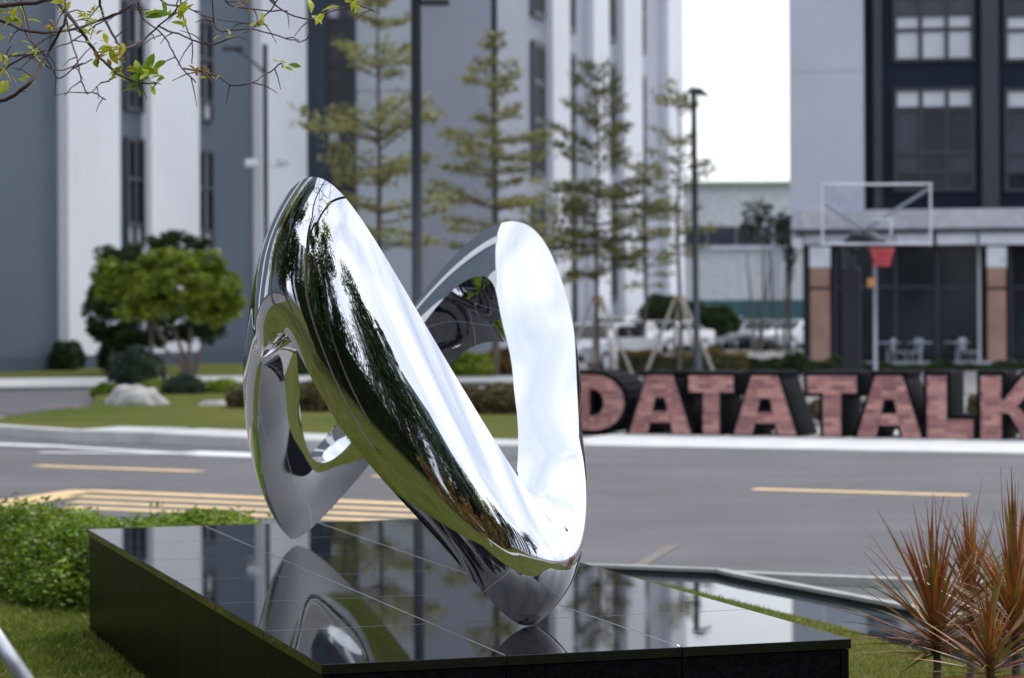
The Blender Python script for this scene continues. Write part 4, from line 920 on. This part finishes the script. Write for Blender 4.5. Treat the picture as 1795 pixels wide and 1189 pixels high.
o = grass('lawn_grass', [(p.x, p.y) for p in q]+[(3.2, 8.0), (1.1, 7.6)]+[((far_c+ey*2.2).x+.02, (far_c+ey*2.2).y), ((far_c+ey*3.6).x+.02, (far_c+ey*3.6).y)], 22000, .018); tag(o, 'grass between the black plinth and the reflecting pool', 'grass')

# ------------------------------------------------------------------ red strap-leaved plants
def strap_mesh(L_, w_, curve, m, nm):
    n = 8; vs = []; fs_ = []
    for i in range(n+1):
        f = i/n; x = L_*f*math.cos(curve*f*.5); z = L_*math.sin(f*1.0)*(1-.0*f)-curve*L_*f*f*.5+0
        x = L_*(f-.12*curve*f*f); z = -curve*L_*.42*f*f
        wd = w_*.5*(.55+1.6*f*(1-f)+.45*(1-f))*(1-f**4) if i < n else 0.0004
        vs += [(x, -wd, z+wd*.35), (x, 0, z-.001), (x, wd, z+wd*.35)]
    for i in range(n):
        a = 3*i; fs_ += [(a, a+1, a+4, a+3), (a+1, a+2, a+5, a+4)]
    me = bpy.data.meshes.new(nm); me.from_pydata(vs, [], fs_); me.materials.append(m); me.update(); me.polygons.foreach_set('use_smooth', [True]*len(me.polygons)); return me
SM = [strap_mesh(l, w_, c, m, 'leaf') for l, w_, c, m in ((.36, .014, .1, M_lfcord), (.42, .013, .3, M_lfcord), (.34, .014, .5, M_lfcord2), (.4, .013, .7, M_lfcord3), (.3, .012, .2, M_lfcord4), (.46, .013, .15, M_lfcord), (.38, .015, .4, M_lfcord3), (.4, .014, .05, M_lfcord4), (.42, .013, .12, M_lfcord3))]
def cordyline(base, hc, n, label, sc_=1.0, lean=(0, 0), grp='red strap leaved plants'):
    t = thing('strap_leaf_plant', label, 'plant', base, 0, grp); top = Vector((lean[0], lean[1], hc))
    MB().tube([(0, 0, 0), top*.5+Vector((.01, .01, 0)), top], [.018, .015, .014], 8).build('stem', M_bark, t, True)
    for k in range(n):
        f = k/n; pitch = math.radians(88-f*92+random.uniform(-12, 12)); yaw = k*2.399+random.uniform(-.2, .2)
        o = bpy.data.objects.new('leaf', random.choice(SM)); COL.objects.link(o); o.parent = t
        o.location = top*(1-.42*f)+Vector((0, 0, .02)); o.rotation_euler = (random.uniform(-.3, .3), -pitch, yaw); s_ = sc_*random.uniform(.8, 1.2)*(1-.15*(f > .8)); o.scale = (s_, s_, s_)
    return t
cordyline(G(1640, 1240, .1)+Vector((.0, -.0, 0)), .0+ZZ(1640, 1092, 8.8)-.1, 118, 'red brown strap leaved plant nearest the plinth, leftmost of the clump', 1.0)
c1 = None
for px, py, Y, n, s_, l in ((1700, 1040, 9.3, 90, .85, 'pinkish strap leaved plant behind the leftmost of the clump'), (1778, 1075, 8.6, 120, 1.05, 'tall red strap leaved plant at the right edge of the picture'),
    (1735, 1150, 8.2, 80, .8, 'low strap leaved plant in front, bottom right corner'), (1850, 1040, 9.1, 80, 1.0, 'strap leaved plant mostly outside the right edge')):
    p = P(px, py, Y); cordyline((p.x, p.y, .1), p.z-.1, n, l, s_)
for i, (x, y, h, s_) in enumerate(((-1.9, 3.0, .55, 1.2), (-2.4, 2.3, .7, 1.3), (-1.5, 1.9, .5, 1.1), (1.6, 2.2, .6, 1.2))):
    cordyline((x, y, .1), h, 26, ['red strap leaved plant beside the viewer, mirrored low in the front arm', 'tallest red strap leaved plant left of the viewer, mirrored in the front arm', 'small red strap leaved plant close left of the viewer', 'red strap leaved plant right of the viewer'][i], s_, grp='mirrored red plants')

# ------------------------------------------------------------------ overhanging branches top left
tb = Vector((-3.3, 7.9, .1)); ot = thing('overhanging_tree', 'bare twigged tree with few fresh yellow green leaves hanging into the top left', 'tree', tb)
def Q(cx, cy, Y): return P(cx/2.973, cy/2.973, Y)-tb
MB().tube([(0, 0, 0), (.05, 0, 1.2), (.25, 0, 2.2), (.3, 0, 3.6)], [.09, .075, .06, .03], 12).build('trunk', M_bark, ot, True)
limb = [Vector((.2, 0, 2.0)), Q(-500, -120, 7.7), Q(-100, -60, 7.6), Q(350, -90, 7.6), Q(900, -70, 7.6), Q(1450, -60, 7.5), Q(1900, -40, 7.5)]
MB().tube(limb, [.05, .042, .034, .026, .02, .014, .006], 8).build('limb', M_twig, ot, True)
limb2 = [Vector((.2, 0, 2.4)), Q(-500, -300, 7.9), Q(0, -330, 8.1), Q(700, -300, 8.2), Q(1300, -260, 8.2)]
MB().tube(limb2, [.045, .035, .028, .02, .008], 8).build('limb', M_twig, ot, True)
BR = [([(-300, 40), (0, 105), (100, 150), (230, 170), (400, 150), (560, 90), (640, 60), (720, 0), (760, -60)], 7.6, 5),
 ([(280, -90), (300, 0), (350, 70), (420, 160), (470, 230), (540, 320), (620, 390), (720, 430), (810, 435)], 7.4, 6),
 ([(-120, 560), (0, 525), (60, 505), (160, 430), (220, 330), (270, 240), (320, 150), (345, 50), (330, -80)], 7.3, 6),
 ([(-200, 450), (0, 370), (100, 310), (200, 270), (330, 240), (430, 180), (520, 120), (640, 60)], 8.0, 3),
 ([(100, -60), (120, 60), (150, 200), (220, 270), (280, 370), (310, 410), (400, 350), (480, 310)], 8.2, 3),
 ([(340, 60), (355, 150), (400, 300), (420, 400), (450, 480), (490, 485), (550, 520)], 8.4, 3), ([(480, 485), (520, 440), (570, 425)], 8.4, 2),
 ([(520, -60), (530, 60), (600, 200), (650, 250), (730, 220), (830, 130), (900, 80), (930, 0), (940, -70)], 7.7, 4),
 ([(700, -60), (740, 90), (850, 180), (900, 270), (960, 370), (1020, 430)], 8.1, 3), ([(930, -80), (960, 100), (1000, 220), (1000, 330)], 8.2, 3),
 ([(830, 140), (930, 180), (1080, 230), (1200, 200), (1320, 140), (1400, 60), (1450, 0), (1480, -60)], 8.0, 3),
 ([(960, 360), (1100, 380), (1200, 440), (1290, 440), (1380, 390), (1470, 330)], 7.8, 3), ([(1100, -70), (1130, 150), (1300, 150), (1450, 190), (1560, 215), (1610, 200)], 8.2, 2),
 ([(1380, -60), (1400, 0), (1500, 70), (1600, 100), (1700, 70), (1850, 30), (1950, 60)], 7.9, 3), ([(-100, 10), (0, 30), (110, 20), (260, 0), (330, -60)], 7.2, 8),
 ([(-60, 300), (60, 295), (190, 290), (250, 350), (330, 365), (430, 330)], 8.2, 3), ([(780, -60), (870, 20), (980, 40), (1100, 90), (1200, 110), (1330, 130)], 8.4, 3), ([(1150, -60), (1200, 30), (1320, 50), (1500, 60)], 8.3, 3)]
for pts_, Y, r0 in BR:
    q = [Q(x, y, Y+.12*math.sin(i*1.7)) for i, (x, y) in enumerate(pts_)]; n = len(q)
    qq = []
    for i in range(n-1):
        p0, p1, p2, p3 = q[max(i-1, 0)], q[i], q[i+1], q[min(i+2, n-1)]
        for f in (0, .25, .5, .75):
            v = .5*((2*p1)+(p2-p0)*f+(2*p0-5*p1+4*p2-p3)*f*f+(-p0+3*p1-3*p2+p3)*f**3)
            qq.append(v+Vector((random.gauss(0, .0016), random.gauss(0, .004), random.gauss(0, .0016))))
    qq.append(q[-1]); flip = pts_[0][1] > pts_[-1][1] and pts_[0][0] > 0
    br_ = MB().tube(qq, [max(.0026, r0*.00125*(1-.6*i/len(qq))) for i in range(len(qq))], 6).build('branch', M_twig, ot, True)
    for i in range(3, len(qq)-1, 5):
        d = Vector((random.gauss(0, 1), random.gauss(0, .6), random.gauss(-.2, .8))).normalized()*random.uniform(.05, .14)
        MB().tube([qq[i], qq[i]+d*.55+Vector((0, 0, .008)), qq[i]+d], [.0026, .002, .0012], 5).build('twig', M_twig, br_)
def ob_leaf(L_, m):
    n = 6; vs = []; fs_ = []
    for i in range(n+1):
        f = i/n; wd = L_*.2*math.sin(math.pi*min(1, f**1.3*.97+.03))+.0005; z = -.25*L_*f*f
        vs += [(L_*f, -wd, z+wd*.35), (L_*f, 0, z), (L_*f, wd, z+wd*.35)]
    for i in range(n): a = 3*i; fs_ += [(a, a+1, a+4, a+3), (a+1, a+2, a+5, a+4)]
    me = bpy.data.meshes.new('leaf'); me.from_pydata(vs, [], fs_); me.materials.append(m); me.polygons.foreach_set('use_smooth', [True]*len(me.polygons)); return me
M_lfred = leafmat('reddish_young_leaf', (.3, .12, .04), (.4, .25, .06), .2, .4, .4, 9); M_lfgr2 = leafmat('green_young_leaf', (.12, .25, .015), (.2, .34, .03), .2, .4, .4, 9)
OL = [ob_leaf(.05, M_lffresh), ob_leaf(.042, M_lffresh), ob_leaf(.03, M_lffresh), ob_leaf(.05, M_lfgr2), ob_leaf(.03, M_lfred)]
for cx, cy, Y, n, idx in ((450, 110, 7.45, 6, (0, 1)), (270, 135, 7.6, 5, (2, 4)), (485, 60, 7.5, 5, (1, 2)), (860, 70, 7.6, 7, (0, 3)), (920, 95, 7.6, 5, (0, 1)), (580, 240, 7.4, 6, (1, 4, 0)), (500, 285, 7.4, 5, (4, 1)), (640, 370, 7.4, 6, (3, 0)), (735, 395, 7.4, 8, (3, 3, 0)), (800, 395, 7.4, 8, (3, 0)), (690, 450, 7.4, 4, (3,)), (620, 280, 7.4, 4, (4, 0)),
    (1640, 95, 7.9, 5, (0, 2)), (1370, 120, 8, 5, (4, 2)), (160, 270, 7.6, 4, (1, 2)), (70, 80, 7.3, 6, (0, 2)), (1460, 335, 7.8, 4, (3, 2)), (20, 420, 7.3, 5, (0, 2)), (1110, 385, 7.8, 3, (2, 4)), (350, 20, 7.4, 6, (1, 2)), (90, 100, 7.3, 4, (2, 0)), (1050, 360, 7.8, 4, (4,)), (180, 425, 7.3, 3, (2,)), (1170, 170, 8.2, 3, (2,)), (480, 190, 7.4, 4, (2, 4)), (1850, 30, 7.9, 4, (2, 1)), (20, 180, 7.5, 4, (2,)), (1280, 40, 8.2, 3, (4,)), (30, 340, 8, 3, (2,)), (205, 310, 7.9, 3, (2,))):
    c = Q(cx, cy, Y)
    for k in range(int(n*1.5)):
        o = bpy.data.objects.new('leaf', OL[random.choice(idx)]); COL.objects.link(o); o.parent = ot; o.location = c+Vector((random.gauss(0, .016), random.gauss(0, .02), random.gauss(0, .012)))
        o.rotation_euler = (random.gauss(0, .6), random.uniform(-1.3, .7), random.uniform(0, 6.28)); s_ = random.uniform(.75, 1.35); o.scale = (s_, s_, s_)

# steel tube, bottom left corner
rt = thing('steel_rail', 'pale brushed metal tube end leaning in the bottom left corner', 'rail', P(15, 1150, 4.6))
a, b, c = P(-60, 1040, 4.9), P(15, 1150, 4.6), P(75, 1240, 4.4)
MB().tube([p-rt.location for p in (a, b, c)], .017, 16).build('tube', mat('brushed_rail', (.55, .56, .58), .3, .9), rt, True)
MB().tube([c-rt.location, c-rt.location+Vector((.02, 0, -.5))], .016, 12).build('post', MATS['brushed_rail'], rt, True)
